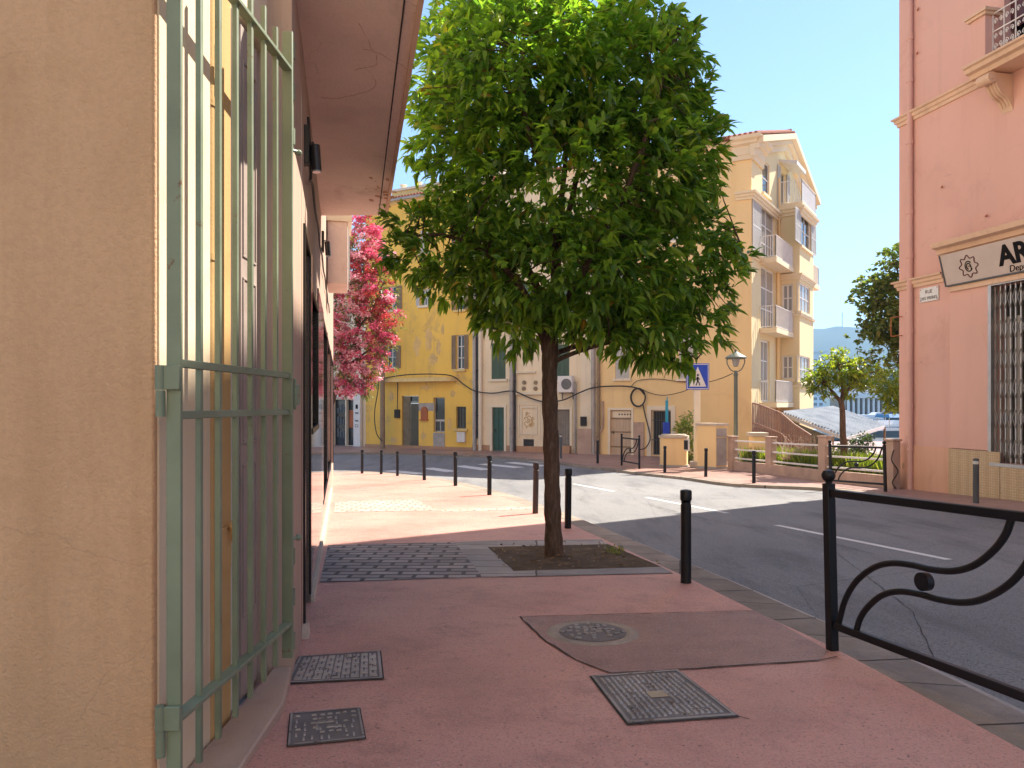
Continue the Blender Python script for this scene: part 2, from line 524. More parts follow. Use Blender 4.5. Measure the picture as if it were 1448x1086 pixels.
M['zinc'] = paint("zinc_pipe", (0.42, 0.39, 0.36, 1), 0.5, 0.2, None, 0.4, 0.3)
M['white'] = paint("white_paint", (0.74, 0.72, 0.69, 1), 0.5, 0.08)
M['reflector'] = paint("pale_band", (0.62, 0.6, 0.56, 1), 0.3, 0.08)
M['road_white'] = paint("road_paint", (0.70, 0.69, 0.66, 1), 0.7, 0.15, (0.3, 0.3, 0.3, 1), 0.3, wscale=6, wlo=0.6)
M['glass'] = glassy("dark_window_glass", (0.022, 0.026, 0.028, 1))
M['curtain_glass'] = glassy("curtained_glass", (0.30, 0.30, 0.29, 1), 0.15)
M['shop_glass'] = glassy("shop_glass", (0.05, 0.045, 0.042, 1), 0.02, 0.8)
M['iron'] = paint("cast_iron", (0.40, 0.36, 0.33, 1), 0.55, 0.35, (0.13, 0.095, 0.075, 1), 0.5, 0.5, wscale=12, wlo=0.56)
M['iron_dark'] = paint("iron_recess", (0.18, 0.157, 0.145, 1), 0.7, 0.3)
M['pit_dark'] = paint("dark_recess", (0.035, 0.03, 0.028, 1), 0.8, 0.2)
M['bark'] = None
t = NT("bark")
bk = t.noise(1.0, 8, 0.7, t.mapped((22, 22, 5)))
t.col(t.ramp(bk, [(0.3, (0.06, 0.037, 0.025, 1)), (0.55, (0.14, 0.09, 0.062, 1)), (0.78, (0.27, 0.20, 0.15, 1))]))
t.bump(bk, 0.9, 0.03); M['bark'] = t.done(0.9, 0.2)
M['yellow'] = plaster("yellow_render", (0.88, 0.56, 0.11, 1), 0.15, (0.50, 0.33, 0.15, 1), 0.8, 0.5, 0.2, 0.55)
M['yellow_trim'] = plaster("yellow_trim", (0.78, 0.58, 0.25, 1), 0.12, (0.4, 0.28, 0.14, 1), 0.6, 0.4, 0.2)
M['cream_house'] = plaster("cream_house_render", (0.84, 0.70, 0.49, 1), 0.08, (0.52, 0.40, 0.25, 1), 0.4, 0.35, 0.2, 0.6)
M['cream_trim'] = plaster("cream_trim", (0.80, 0.70, 0.53, 1), 0.06, None, 0, 0.3, 0.15)
M['plinth'] = plaster("terracotta_plinth", (0.46, 0.27, 0.16, 1), 0.15, (0.3, 0.17, 0.1, 1), 0.5, 0.4, 0.3)
M['beige'] = plaster("beige_house_render", (0.85, 0.62, 0.31, 1), 0.07, (0.58, 0.38, 0.18, 1), 0.35, 0.25, 0.15, 0.5)
M['pale_yellow'] = plaster("pale_yellow_render", (0.78, 0.65, 0.39, 1), 0.05, None, 0, 0.15, 0.12, 0.6)
M['pale_trim'] = plaster("pale_moulding", (0.78, 0.66, 0.46, 1), 0.05, None, 0, 0.15, 0.1)
M['pink'] = plaster("pink_render", (0.70, 0.42, 0.35, 1), 0.10, (0.52, 0.29, 0.235, 1), 0.5, 0.35, 0.3, 0.5, cracks=0.35)
M['pink_trim'] = plaster("pink_cornice", (0.70, 0.49, 0.35, 1), 0.12, (0.35, 0.22, 0.14, 1), 0.5, 0.3, 0.2)
M['pink_light'] = plaster("pink_shopfront_render", (0.71, 0.43, 0.355, 1), 0.06, (0.5, 0.29, 0.2, 1), 0.3, 0.2, 0.2, 0.7)
M['orange_base'] = plaster("orange_plinth", (0.68, 0.40, 0.28, 1), 0.1, (0.45, 0.24, 0.12, 1), 0.4, 0.3, 0.2)
t = NT("ribbed_tiles")
vv = t.n("ShaderNodeTexVoronoi"); vv.inputs["Scale"].default_value = 16.0; vv.inputs["Randomness"].default_value = 0.15
t.l(t.coords(), vv.inputs["Vector"])
t.col(t.ramp(vv.outputs["Distance"], [(0.2, (0.60, 0.47, 0.30, 1)), (0.6, (0.46, 0.33, 0.19, 1))])); t.bump(vv.outputs["Distance"], 0.8, 0.02)
M['tile'] = t.done(0.5, 0.5)
M['roof'] = plaster("red_roof_tiles", (0.30, 0.10, 0.055, 1), 0.3, (0.22, 0.08, 0.05, 1), 0.6, 0.2, 0.4, 2.0)
M['sign_face'] = paint("sign_board_face", (0.56, 0.47, 0.42, 1), 0.35, 0.06)
M['sign_black'] = paint("sign_lettering", (0.008, 0.007, 0.007, 1), 0.7, 0.1, None, 0.15)
M['maroon'] = paint("maroon_lettering", (0.09, 0.02, 0.025, 1), 0.4, 0.1)
M['enamel'] = paint("white_enamel", (0.72, 0.70, 0.66, 1), 0.25, 0.05)
M['sign_blue'] = paint("sign_blue", (0.015, 0.06, 0.50, 1), 0.35, 0.1)
M['cyan'] = paint("cyan_paint", (0.03, 0.36, 0.52, 1), 0.4, 0.1)
M['shutter_brown'] = paint("weathered_brown_shutter", (0.27, 0.185, 0.105, 1), 0.6, 0.2, (0.4, 0.32, 0.22, 1), wlo=0.6)
M['shutter_green'] = paint("green_shutter", (0.07, 0.125, 0.085, 1), 0.55, 0.15)
M['shutter_white'] = paint("white_shutter", (0.55, 0.54, 0.52, 1), 0.55, 0.1)
M['door_green'] = paint("dark_green_door", (0.018, 0.085, 0.06, 1), 0.4, 0.2)
M['door_grey'] = paint("grey_plank_door", (0.24, 0.21, 0.18, 1), 0.6, 0.2)
M['door_beige'] = paint("pale_plank_door", (0.56, 0.42, 0.29, 1), 0.6, 0.12)
M['door_old'] = paint("old_brown_door", (0.20, 0.16, 0.09, 1), 0.6, 0.25)
M['dark_wood'] = paint("dark_door_wood", (0.09, 0.075, 0.04, 1), 0.5, 0.2)
M['brown_slats'] = paint("brown_slats", (0.36, 0.19, 0.13, 1), 0.6, 0.2)
M['cable'] = paint("cable", (0.02, 0.017, 0.016, 1), 0.6, 0.1)
M['red_letter'] = paint("red_letters", (0.55, 0.03, 0.03, 1), 0.4, 0.1)
M['rust_red'] = paint("rust_red", (0.42, 0.12, 0.03, 1), 0.6, 0.2)
t = NT("corrugated_sheet")
t.col(t.ramp(t.noise(1.0, 6, 0.6, t.mapped((3, 0.6, 3), (0, 0, R(30)))), [(0.35, (0.13, 0.145, 0.16, 1)), (0.65, (0.27, 0.28, 0.29, 1))]))
M['corrugated'] = t.done(0.45, 0.5)
M['boat_white'] = paint("boat_white", (0.78, 0.78, 0.78, 1), 0.25, 0.04)
M['boat_blue'] = paint("boat_canvas_blue", (0.02, 0.05, 0.16, 1), 0.7, 0.1)
M['tarp'] = paint("bright_blue_tarp", (0.05, 0.22, 0.5, 1), 0.6, 0.1)
t = NT("harbour_water")
t.col((0.03, 0.09, 0.13, 1)); t.bump(t.noise(0.6, 6, 0.6), 0.4, 0.3); M['water'] = t.done(0.12, 0.6)
t = NT("hill_slopes")
t.col(t.ramp(t.noise(0.006, 9, 0.7), [(0.35, (0.035, 0.06, 0.03, 1)), (0.6, (0.07, 0.09, 0.05, 1)), (0.75, (0.2, 0.18, 0.14, 1))])); M['hill'] = t.done(0.95, 0.1)
t = NT("terrain_ground")
t.col(t.ramp(t.noise(0.05, 8, 0.65), [(0.3, (0.16, 0.145, 0.11, 1)), (0.7, (0.26, 0.23, 0.18, 1))])); M['terrain'] = t.done(0.95, 0.2)
M['leaf'] = leafmat("street_tree_leaves", [(0.0, (0.075, 0.15, 0.024, 1)), (0.4, (0.14, 0.25, 0.035, 1)), (0.75, (0.215, 0.34, 0.045, 1)), (0.96, (0.30, 0.39, 0.05, 1)), (1.0, (0.28, 0.15, 0.04, 1))], 0.55)
M['leaf_far'] = leafmat("round_tree_leaves", [(0.0, (0.07, 0.11, 0.03, 1)), (0.5, (0.13, 0.17, 0.04, 1)), (1.0, (0.24, 0.24, 0.06, 1))], 0.45)
M['leaf_lime'] = leafmat("lime_leaves", [(0.0, (0.13, 0.19, 0.03, 1)), (0.5, (0.24, 0.29, 0.04, 1)), (1.0, (0.38, 0.38, 0.06, 1))], 0.5)
M['leaf_hedge'] = leafmat("hedge_leaves", [(0.0, (0.03, 0.06, 0.02, 1)), (1.0, (0.09, 0.13, 0.035, 1))], 0.3)
M['leaf_olive'] = leafmat("flowering_tree_leaves", [(0.0, (0.06, 0.085, 0.025, 1)), (0.6, (0.15, 0.16, 0.04, 1)), (1.0, (0.40, 0.28, 0.06, 1))], 0.35)
M['bloom_pink'] = leafmat("pale_pink_petals", [(0.0, (0.70, 0.30, 0.42, 1)), (0.6, (0.78, 0.48, 0.56, 1)), (1.0, (0.82, 0.68, 0.70, 1))], 0.3, 0.6, (1, .7, .8))
M['bloom_magenta'] = leafmat("magenta_petals", [(0.0, (0.50, 0.05, 0.15, 1)), (1.0, (0.72, 0.22, 0.36, 1))], 0.3, 0.6, (1, .6, .7))
M['bloom_red'] = leafmat("red_petals", [(0.0, (0.38, 0.03, 0.05, 1)), (1.0, (0.60, 0.13, 0.13, 1))], 0.3, 0.6, (1, .6, .5))
M['grass'] = leafmat("grass_blades", [(0.0, (0.10, 0.15, 0.02, 1)), (0.6, (0.22, 0.27, 0.03, 1)), (1.0, (0.38, 0.37, 0.06, 1))], 0.35)
M['dry'] = leafmat("dry_leaves", [(0.0, (0.16, 0.08, 0.03, 1)), (1.0, (0.32, 0.2, 0.08, 1))], 0.15)

# ------------------------------------------------------------------ foliage
def mesh_np(name, verts, loops, starts, mat, parent):
    me = bpy.data.meshes.new(name)
    off = np.array(chain_loc(parent)) if parent is not None else np.array([verts[:, 0].mean(), verts[:, 1].mean(), verts[:, 2].min()])
    verts = verts - off
    me.vertices.add(len(verts)); me.vertices.foreach_set("co", verts.astype(np.float32).ravel())
    me.loops.add(len(loops)); me.loops.foreach_set("vertex_index", loops.astype(np.int32))
    me.polygons.add(len(starts)); me.polygons.foreach_set("loop_start", starts.astype(np.int32))
    me.update(calc_edges=True); me.validate()
    me.materials.append(mat)
    o = bpy.data.objects.new(name, me)
    COL.objects.link(o)
    if parent is not None: o.parent = parent
    else: o.location = Vector(off)
    return o
def unit(a): return a / np.maximum(np.linalg.norm(a, axis=-1, keepdims=True), 1e-9)
def leaf_cloud(name, C, A, per, L, W, mat, parent=None, seed=0, spread=0.9, droop=0.35, simple=False, jit=0.03):
    rng = np.random.default_rng(seed)
    C = np.repeat(np.asarray(C, float), per, 0); A = np.repeat(unit(np.asarray(A, float)), per, 0)
    n = len(C)
    d = unit(A + unit(rng.normal(size=(n, 3))) * spread * rng.uniform(0.5, 1.15, (n, 1)))
    up = unit(np.array([0, 0, 1.0]) + rng.normal(size=(n, 3)) * 0.45)
    side = unit(np.cross(d, up)); nr = np.cross(side, d)
    l = L * rng.uniform(0.5, 1.35, (n, 1)); w = W * rng.uniform(0.75, 1.2, (n, 1)) * 0.5
    dr = droop * rng.uniform(0.3, 1.5, (n, 1))
    b = C + rng.normal(size=(n, 3)) * jit
    z = np.array([0, 0, 1.0])
    def ctr(t): return b + d*l*t - z*dr*l*t*t
    if simple:
        m = ctr(0.5)
        V_ = np.stack([ctr(0.0), m - side*w + nr*w*0.4, ctr(1.0), m + side*w + nr*w*0.4], 1).reshape(-1, 3)
        f = np.array([0, 3, 2, 0, 2, 1]); ls = np.array([0, 3]); nl, nv = 6, 4
    else:
        c1, c2 = ctr(0.33), ctr(0.68)
        k1, k2 = 1.0, 0.82
        V_ = np.stack([ctr(0.0), c1 - side*w*k1 + nr*w*0.45, c1, c1 + side*w*k1 + nr*w*0.45,
                       c2 - side*w*k2 + nr*w*0.35, c2, c2 + side*w*k2 + nr*w*0.35, ctr(1.0)], 1).reshape(-1, 3)
        f = np.array([0,2,1, 0,3,2, 1,2,5,4, 2,3,6,5, 4,5,7, 5,6,7]); ls = np.array([0, 3, 6, 10, 14, 17]); nl, nv = 20, 8
    loops = (np.arange(n)[:, None]*nv + f[None, :]).ravel()
    starts = (np.arange(n)[:, None]*nl + ls[None, :]).ravel()
    return mesh_np(name, V_, loops, starts, mat, parent)
def lobes(specs, n, seed, inner=0.3, updir=0.35, jitter=0.3):
    """cluster points and axes inside a union of ellipsoids given as (centre, radii)"""
    rng = np.random.default_rng(seed)
    vol = np.array([r[0]*r[1]*r[2] for _, r in specs]) ** 0.8
    cnt = np.maximum(3, (vol/vol.sum()*n).astype(int))
    Cs, As = [], []
    for (c, r), k in zip(specs, cnt):
        d = unit(rng.normal(size=(k, 3)))
        q = rng.uniform(inner**2, 1, (k, 1)) ** 0.5
        q *= 1 + 0.10*np.sin(d[:, :1]*7 + d[:, 1:2]*5 + d[:, 2:]*6)
        Cs.append(np.array(c)[None, :] + d*np.array(r)[None, :]*q)
        As.append(unit(d + np.array([0, 0, updir]) + rng.normal(size=(k, 3))*jitter))
    return np.concatenate(Cs), np.concatenate(As)

# ================================================================== GROUND
def structure(o, label): return tag(o, label, kind='structure')

# terrain, with the harbour basin beyond the right-hand buildings
xs = [-1700, -700, -300, -120, -60, -30, -15, 0, 9, 12, 20, 40, 90, 200, 400, 800, 1700]
ys = [-1700, -600, -200, -60, -30, -10, 0, 10, 25, 26, 27, 28, 29, 35, 42, 52, 57, 70, 100, 160, 300, 700, 1700]
tv, tf = [], []
for y in ys:
    for x in xs:
        z = gzl(y) - 0.20
        if y >= 57 and x >= 12: z -= 7.0
        tv.append((x, y, z))
for j in range(len(ys)-1):
    for i in range(len(xs)-1):
        a = j*len(xs)+i
        tf.append((a, a+1, a+1+len(xs), a+len(xs)))
mb = MB(); mb.add(tv, tf)
structure(mb.build("terrain", M['terrain'], recalc=False), "dry ground under and beyond the street")
mb = MB(); mb.add([(9.5, 53, -2.2), (1650, 53, -2.2), (1650, 1650, -2.2), (9.5, 1650, -2.2)], [(0, 1, 2, 3)])
structure(mb.build("water", M['water'], recalc=False), "blue harbour water beyond the garden")

# road
structure(sheet("road", [(-45, -29), (16, -29), (16, 58), (-45, 58)], -0.10, M['asphalt']), "grey asphalt road running away from the camera")

# left pavement and its kerb
kl = [G(x, y) for x, y in [(1500, 1090), (1190, 922), (1080, 870), (983, 822), (918, 792), (820, 747), (775, 727), (705, 701), (652, 686), (606, 676.5), (565, 671.5), (530, 668.5), (500, 667.5), (440, 668)]]
kl = [p for p in spline(kl, 5)]
near = kl[0] + (kl[0] - kl[5]).normalized() * 24
kl = [(near.x, near.y)] + [(p.x, p.y) for p in kl] + [(-14, kl[-1].y + 0.3), (-25, kl[-1].y + 0.8)]
KERB_L = kl
pave = kl + [(-25, 27.2), (-6.55, 26.2), (-1.80, 5.76), (-1.62, 4.6), (-1.62, 3.0), (-1.62, near.y)]
structure(sheet("pavement", pave, 0.0, M['red']), "red resin pavement with worn patches in the foreground")
outer = offset(kl, 0.40)
structure(sheet("kerb", kl + outer[::-1], -0.006, M['kerb'], 0.13), "grey stone kerb edging the red pavement")
gut = offset(kl, 0.62)
structure(sheet("gutter", outer + gut[::-1], -0.092, M['concrete']), "grey gutter strip along the kerb")

# joints between the kerb stones
jm = MB(); acc = 0.0; nxt = 0.4
for p, q in zip(kl, kl[1:]):
    p, q = Vector(p), Vector(q); L_ = (q-p).length; t_ = (q-p)/max(L_, 1e-6); r_ = Vector((t_.y, -t_.x))
    while nxt < acc + L_:
        c = p + t_*(nxt-acc)
        if 2.5 < c.y < 24:
            w = .007
            a, b = c - t_*w, c + t_*w; a2, b2 = a + r_*.41, b + r_*.41
            jm.add([(v.x, v.y, gzl(v.y)-.0035) for v in (a, b, b2, a2)], [(0, 1, 2, 3)])
            jm.add([(a2.x, a2.y, gzl(a2.y)-.004), (b2.x, b2.y, gzl(b2.y)-.004), (b2.x, b2.y, gzl(b2.y)-.13), (a2.x, a2.y, gzl(a2.y)-.13)], [(0, 1, 2, 3)])
        nxt += 1.15
    acc += L_
tag(jm.build("kerb_joints", M['pit_dark'], smooth=False, recalc=False), "dark joints between the kerb stones", kind='structure')

# far and right-hand pavement
kr0 = [(1448, 724), (1347, 711), (1236, 696), (1160, 688), (1045, 683), (975, 674), (915, 668), (875, 663), (815, 656), (765, 649.5), (700, 644.5), (600, 641), (480, 639.5), (300, 643)]
kr = [G(x, y) for x, y in kr0]
kr = [(13.6, 0.0), (12.0, 8.0)] + [(p.x, p.y) for p in spline(kr, 4)] + [(-44, kr[-1].y + 6)]
farp = kr + [(-44, 57), (11.5, 57), (11.5, 51.5), (30, 51.5), (30, -25), (17, -25)]
structure(sheet("far_pavement", farp, -0.004, M['red_far']), "reddish pavement on the far side of the road")
ko = offset(kr, -0.28)
structure(sheet("far_kerb", kr + ko[::-1], -0.008, M['kerb'], 0.12), "pale stone kerb on the far side of the road")

# things laid into the pavement (sheets 4 mm above it)
structure(sheet("pavement_patch", pxpoly([(735, 873), (1068, 864), (1110, 886), (1172, 921), (1158, 935), (960, 948), (862, 953), (815, 934), (772, 908)]), 0.004, M['red_patch']), "darker rough patch of resurfaced pavement")
def seam(name, pts, w, label, h=.0085, seed=0):
    rg_ = random.Random(seed); q = [G(x, y) for x, y in pts]; v, f, dense = [], [], []
    for a, b in zip(q, q[1:]):
        n_ = max(1, int((b-a).length/.12)); dense += [a.lerp(b, i/n_) for i in range(n_)]
    dense.append(q[-1])
    for i, p in enumerate(dense):
        d_ = (dense[min(i+1, len(dense)-1)]-dense[max(i-1, 0)]).normalized(); s_n = Vector((-d_.y, d_.x, 0))
        ww = w*rg_.uniform(.35, 1.4); o = s_n*rg_.uniform(-.006, .006)
        for e in (-1, 1): c = p + o + s_n*ww*e/2; v.append((c.x, c.y, gzl(c.y)+h))
    for i in range(len(dense)-1): f.append((2*i, 2*i+1, 2*i+3, 2*i+2))
    mb = MB(); mb.add(v, f); tag(mb.build(name, M['pit_dark'], smooth=False, recalc=False), label, kind='structure')
seam("pavement_seam", [(735, 873), (1068, 864)], .012, "dark seam along the far edge of the resurfaced patch", seed=1)
seam("pavement_seam", [(735, 873), (772, 908), (815, 934), (862, 953), (960, 948), (1158, 935), (1185, 930)], .014, "dark seam along the near edge of the resurfaced patch", seed=2)
seam("pavement_seam", [(1040, 1013), (1060, 1019)], .012, "short crack at the corner of the large cover", seed=3)
seam("pavement_seam", [(452, 824), (682, 817), (952, 811)], .010, "dark joint in front of the pavers and tree pit", seed=4)
seam("pavement_seam", [(464, 771), (643, 767), (690, 774), (727, 808)], .010, "dark joint around the pavers and tree pit", seed=5)
structure(sheet("grey_pavers", pxpoly([(464, 771), (643, 767), (682, 816), (452, 824)]), 0.004, M['pavers']), "grey brick pavers beside the tree pit")
structure(sheet("pale_pavers", pxpoly([(474, 710), (585, 706), (620, 722), (472, 725)]), 0.004, M['pale_pavers']), "sunlit pale pavers beyond the tree")
structure(sheet("stone_border", pxpoly([(643, 767), (682, 765), (850, 763), (860, 770), (690, 774), (727, 808), (935, 802), (952, 811), (735, 816), (682, 816)]), 0.005, M['slab']), "pale stone border of the tree pit")
structure(sheet("tree_pit", pxpoly([(690, 774), (860, 770), (935, 802), (727, 808)]), 0.007, M['soil']), "bare brown soil of the tree pit")
structure(sheet("pale_strip", pxpoly([(622, 721.5), (748, 717), (760, 720), (626, 724)]), 0.004, M['pale_pavers']), "pale joint strip across the sunlit pavement")

# road markings
def marks(name, polys, label):
    for pl in polys:
        o = sheet(name, pl, -0.096, M['road_white'])
        structure(o, label)
def gr(x, y):
    p = G(x, y); return Vector((p.x, p.y))
def dash(p, q, w):
    p, q = gr(*p), gr(*q)
    d = (q - p).normalized(); s = Vector((-d.y, d.x)) * w/2
    return [tuple(p+s), tuple(q+s), tuple(q-s), tuple(p-s)]
marks("road_line", [dash((1098, 735), (1342, 781), 0.13)], "white dashed centre line nearest the railing")
marks("road_line", [dash((811, 680), (868, 690), 0.12), dash((914, 698), (1029, 719), 0.12)], "worn white centre line in the sunlit road")
zeb = [((548, 662), (596, 666.5)), ((604, 658.5), (640, 663.5)), ((648, 655.5), (690, 661)), ((682, 653), (735, 658)), ((720, 650.8), (770, 656)), ((753, 648.8), (812, 654)), ((790, 647.5), (850, 652.5))]
marks("crossing_stripe", [dash(a, b, 0.62) for a, b in zeb], "white stripe of the pedestrian crossing")

# dry leaves and weeds in the tree pit
rng = random.Random(5)
pit = pxpoly([(690, 774), (860, 770), (935, 802), (727, 808)])
pc, pa = [], []
for i in range(170):
    a, b = rng.random(), rng.random()
    p = (Vector(pit[0])*(1-a) + Vector(pit[1])*a)*(1-b) + (Vector(pit[3])*(1-a) + Vector(pit[2])*a)*b
    pc.append((p.x, p.y, gzl(p.y) + 0.015)); pa.append((rng.uniform(-1, 1), rng.uniform(-1, 1), 0.15))
tag(leaf_cloud("leaf_litter", pc, pa, 1, 0.06, 0.03, M['dry'], seed=3, simple=True, spread=0.5, droop=0.05), "scattered dry leaves on the tree pit soil", "leaf litter", kind='stuff')
wc = [tuple(G(rng.uniform(855, 880), rng.uniform(777, 786)) + Vector((0, 0, 0.01))) for i in range(40)]
tag(leaf_cloud("weeds", wc, [(rng.uniform(-.4, .4), rng.uniform(-.4, .4), 1) for _ in wc], 5, 0.06, 0.012, M['grass'], seed=4, simple=True, spread=0.8), "small tuft of weeds at the kerb corner of the tree pit", "weeds", kind='stuff')

seam("road_seam", [(905, 705), (1010, 730), (1150, 752), (1300, 790)], .012, "thin dark seam along the shaded road", h=-.095, seed=6)
seam("road_seam", [(880, 692), (960, 700), (1040, 699)], .02, "dark tarred crack across the sunlit road", h=-.095, seed=7)
seam("road_seam", [(1180, 770), (1290, 850), (1330, 930)], .01, "thin crack in the near road", h=-.095, seed=8)

# covers let into the pavement
def cover(name, label, cat, poly, pattern):
    q = [Vector((*p, 0)) for p in pxpoly(poly)]
    c = sum(q, Vector())/4
    root = thing(name, label, cat, (c.x, c.y, gzl(c.y)))
    grow = [c + (p-c)*1.035 for p in q]
    sheet("surround", [(p.x, p.y) for p in grow], 0.0065, M['pit_dark'], 0.0, root)
    o = sheet("frame", [(p.x, p.y) for p in q], 0.0085, M['iron_dark'], 0.003, root)
    inset = lambda a, b: (q[0]*(1-a)+q[1]*a)*(1-b) + (q[3]*(1-a)+q[2]*a)*b
    def at(a, b, h):
        p = inset(a, b); return Vector((p.x, p.y, gzl(p.y)+h))
    tr = MB()
    for (a0, b0, a1, b1) in ((.0, .0, 1, .03), (.0, .97, 1, 1), (.0, .03, .03, .97), (.97, .03, 1, .97)):
        vs = [at(a0, b0, 0.0135), at(a1, b0, 0.0135), at(a1, b1, 0.0135), at(a0, b1, 0.0135)]
        tr.add(vs, [(0, 1, 2, 3)])
    tr.build("rim", M['iron'], root, smooth=False, recalc=False)
    rb = MB()
    for (a0, b0, a1, b1) in pattern:
        lo = [at(a0, b0, .008), at(a1, b0, .008), at(a1, b1, .008), at(a0, b1, .008)]
        e = (a1-a0)*.12; g = (b1-b0)*.12
        hi = [at(a0+e, b0+g, .015), at(a1-e, b0+g, .015), at(a1-e, b1-g, .015), at(a0+e, b1-g, .015)]
        rb.add(lo+hi, [(4, 5, 6, 7), (0, 1, 5, 4), (1, 2, 6, 5), (2, 3, 7, 6), (3, 0, 4, 7)])
    rb.build("raised_pattern", M['iron'], root, smooth=False)
    return root, at
rng = random.Random(11)
pat = []
nx, ny = 11, 15
for j in range(ny):
    k = 0.06
    while k < 0.93:
        w = rng.choice([0.05, 0.08, 0.12, 0.2])
        w = min(w, 0.94-k)
        cxm, cym = k+w/2, 0.06+0.88*(j+.5)/ny
        if not (0.38 < cxm < 0.62 and 0.42 < cym < 0.58) and w > 0.03:
            pat.append((k, 0.06+0.88*j/ny+0.008, k+w-0.014, 0.06+0.88*(j+1)/ny-0.016))
        k += w
root, at = cover("inspection_cover", "large square cast iron inspection cover with ribbed top nearest the railing", "manhole cover", [(836, 958), (958, 949), (1042, 1014), (888, 1025)], [(b, a, b2, a2) for a, b, a2, b2 in pat])
pm = MB(); pm.add([at(.41, .44, .012), at(.60, .44, .012), at(.60, .57, .012), at(.41, .57, .012)], [(0, 1, 2, 3)])
pm.build("centre_plate", M['steel'], root, smooth=False, recalc=False)
pat = []
for j in range(8):
    for i in range(9):
        x0, y0 = 0.06+0.1*i, 0.07+0.108*j
        if (i+j) % 2: pat += [(x0, y0, x0+.09, y0+.035), (x0, y0+.05, x0+.09, y0+.085)]
        else: pat += [(x0, y0, x0+.035, y0+.092), (x0+.05, y0, x0+.085, y0+.092)]
cover("inspection_cover", "basket-weave iron cover by the foot of the green grille", "manhole cover", [(424, 930), (537, 922), (541, 961), (404, 968)], pat)
pat = []
for j in range(6):
    for i in range(8):
        if rng.random() < 0.72:
            x0, y0 = 0.07+0.11*i+rng.uniform(0, .03), 0.09+0.14*j+rng.uniform(0, .03)
            if rng.random() < .5: pat.append((x0, y0, x0+.07, y0+.035))
            else: pat.append((x0, y0, x0+.03, y0+.09))
pat += [(.36, .35, .40, .62), (.36, .35, .62, .41), (.5, .52, .72, .58)]
cover("inspection_cover", "small worn grey cover plate nearest the camera on the left", "manhole cover", [(411, 1011), (508, 1003), (516, 1046), (407, 1057)], pat)
# round manhole sunk in the patch
c = G(838, 895)
root = thing("manhole_cover", "round manhole cover clogged with mortar in the darker pavement patch", "manhole cover", (c.x, c.y, gzl(c.y)))
mb = MB()
n = 40
def disc(r0, r1, h0, h1):
    v, f = [], []
    for i in range(n):
        a = 2*math.pi*i/n
        for r, h in ((r0, h0), (r1, h1)):
            x, y = c.x + r*math.cos(a), c.y + r*math.sin(a)
            v.append((x, y, gzl(y) + h))
    for i in range(n):
        j = (i+1) % n
        f.append((2*i, 2*i+1, 2*j+1, 2*j))
    return v, f
mb.add(*disc(0.30, 0.34, 0.014, 0.012)); mb.add(*disc(0.34, 0.37, 0.012, 0.004)); mb.add(*disc(0.27, 0.30, 0.006, 0.014))
mb.build("rim", M['kerb'], root, recalc=False)
lid = MB(); lid.add(*disc(0.002, 0.27, 0.010, 0.010)); lid.build("lid", M['iron_dark'], root, recalc=False)
rb = MB()
for k in range(-4, 5):
    for q in range(-4, 5):
        if (k*k+q*q) < 17 and rng.random() < .8:
            x, y = c.x+k*.06+rng.uniform(-.012, .012), c.y+q*.06+rng.uniform(-.012, .012)
            rb.cbox((x, y, gzl(y)+.012), (.045, .03, .012), rng.uniform(0, 3))
rb.build("raised_pattern", M['iron'], root, smooth=False)

# ================================================================== LEFT BUILDINGS
FT = Fac((-13, 3.200), (-1.537, 3.200))              # tan wall facing the camera
FRET = Fac((-1.537, 3.200), (-1.570, 4.964))         # the return behind the grille
FRET.u = FRET.u*1.081
FLX = Fac((-1.452, 4.88), (-1.640, 5.76))             # short plain wall between the grille and the shop front
FL = Fac((-1.640, 5.76), (-6.41, 26.5))               # shop front along the pavement
tan = thing("tan_building", "tan rendered wall end at the left edge of the photo", "building", (-4, 2.96, -0.13))
mb = MB(); mb.fbox(FT, 0, FT.len-0.012, -0.3, 19.0, -0.30, 0)
mb.build("wall", M['tan'], tan, bevel=0.012)
mb = MB(); mb.fbox(FRET, 0.024, 0.56, -0.3, 19.0, -0.3, -0.004)
mb.build("reveal_wall", M['cream_wall'], tan, bevel=0.006, label="pale cream return of the wall behind the grille")
mb = MB()
mb.fbox(FRET, 0.56, 0.616, -0.3, 19.0, -0.3, -0.06); mb.fbox(FRET, 0.616, 0.88, -0.3, 19.0, -0.3, -0.018)
mb.build("pilaster", M['ochre'], tan, bevel=0.02, label="ochre strip of wall behind the grille bars")
mb = MB(); mb.fbox(FRET, 0.88, 0.928, -0.3, 19.0, -0.3, -0.04)
mb.build("door_post", M['cream_wall'], tan, bevel=0.004)
mb = MB(); mb.fbox(FRET, 0.929, 1.95, 3.95, 19.0, -0.3, -0.04); mb.build("upper_wall", M['cream_wall'], tan, smooth=False)
# low worn kerb stone along the foot of the return
mb = MB(); mb.prism([Vector((-1.53, 3.21, -0.17)), Vector((-1.285, 3.40, -0.17)), Vector((-1.325, 4.30, -0.17)), Vector((-1.45, 4.86, -0.17)), Vector((-1.56, 4.86, -0.17))], (0, 0, 0.085)); mb.build("foot_stone", M['shop_wall'], tan, bevel=.012)
pipe = MB()
pp = FRET.pt(0.588, 0, -0.036)
pipe.cyl((pp.x, pp.y, -0.16), (pp.x, pp.y, 18.5), 0.038, seg=18)
dp = pipe.build("drain_pipe", M['ochre'], tan)
for z in (0.6, 1.53, 2.4, 3.2): cl = MB(); cl.tube([Vector((pp.x, pp.y, z-.016)), Vector((pp.x, pp.y, z+.016))], 0.044, 18); cl.build("pipe_clip", M['ochre'], dp)
lk = MB()
lk.fbox(FRET, 0.69, 0.82, 0.74, 0.97, -0.0195, 0.003)
lk.tube([FRET.pt(0.776, 0.975, 0.016), FRET.pt(0.776, 0.975, 0.04)], 0.028, 14)
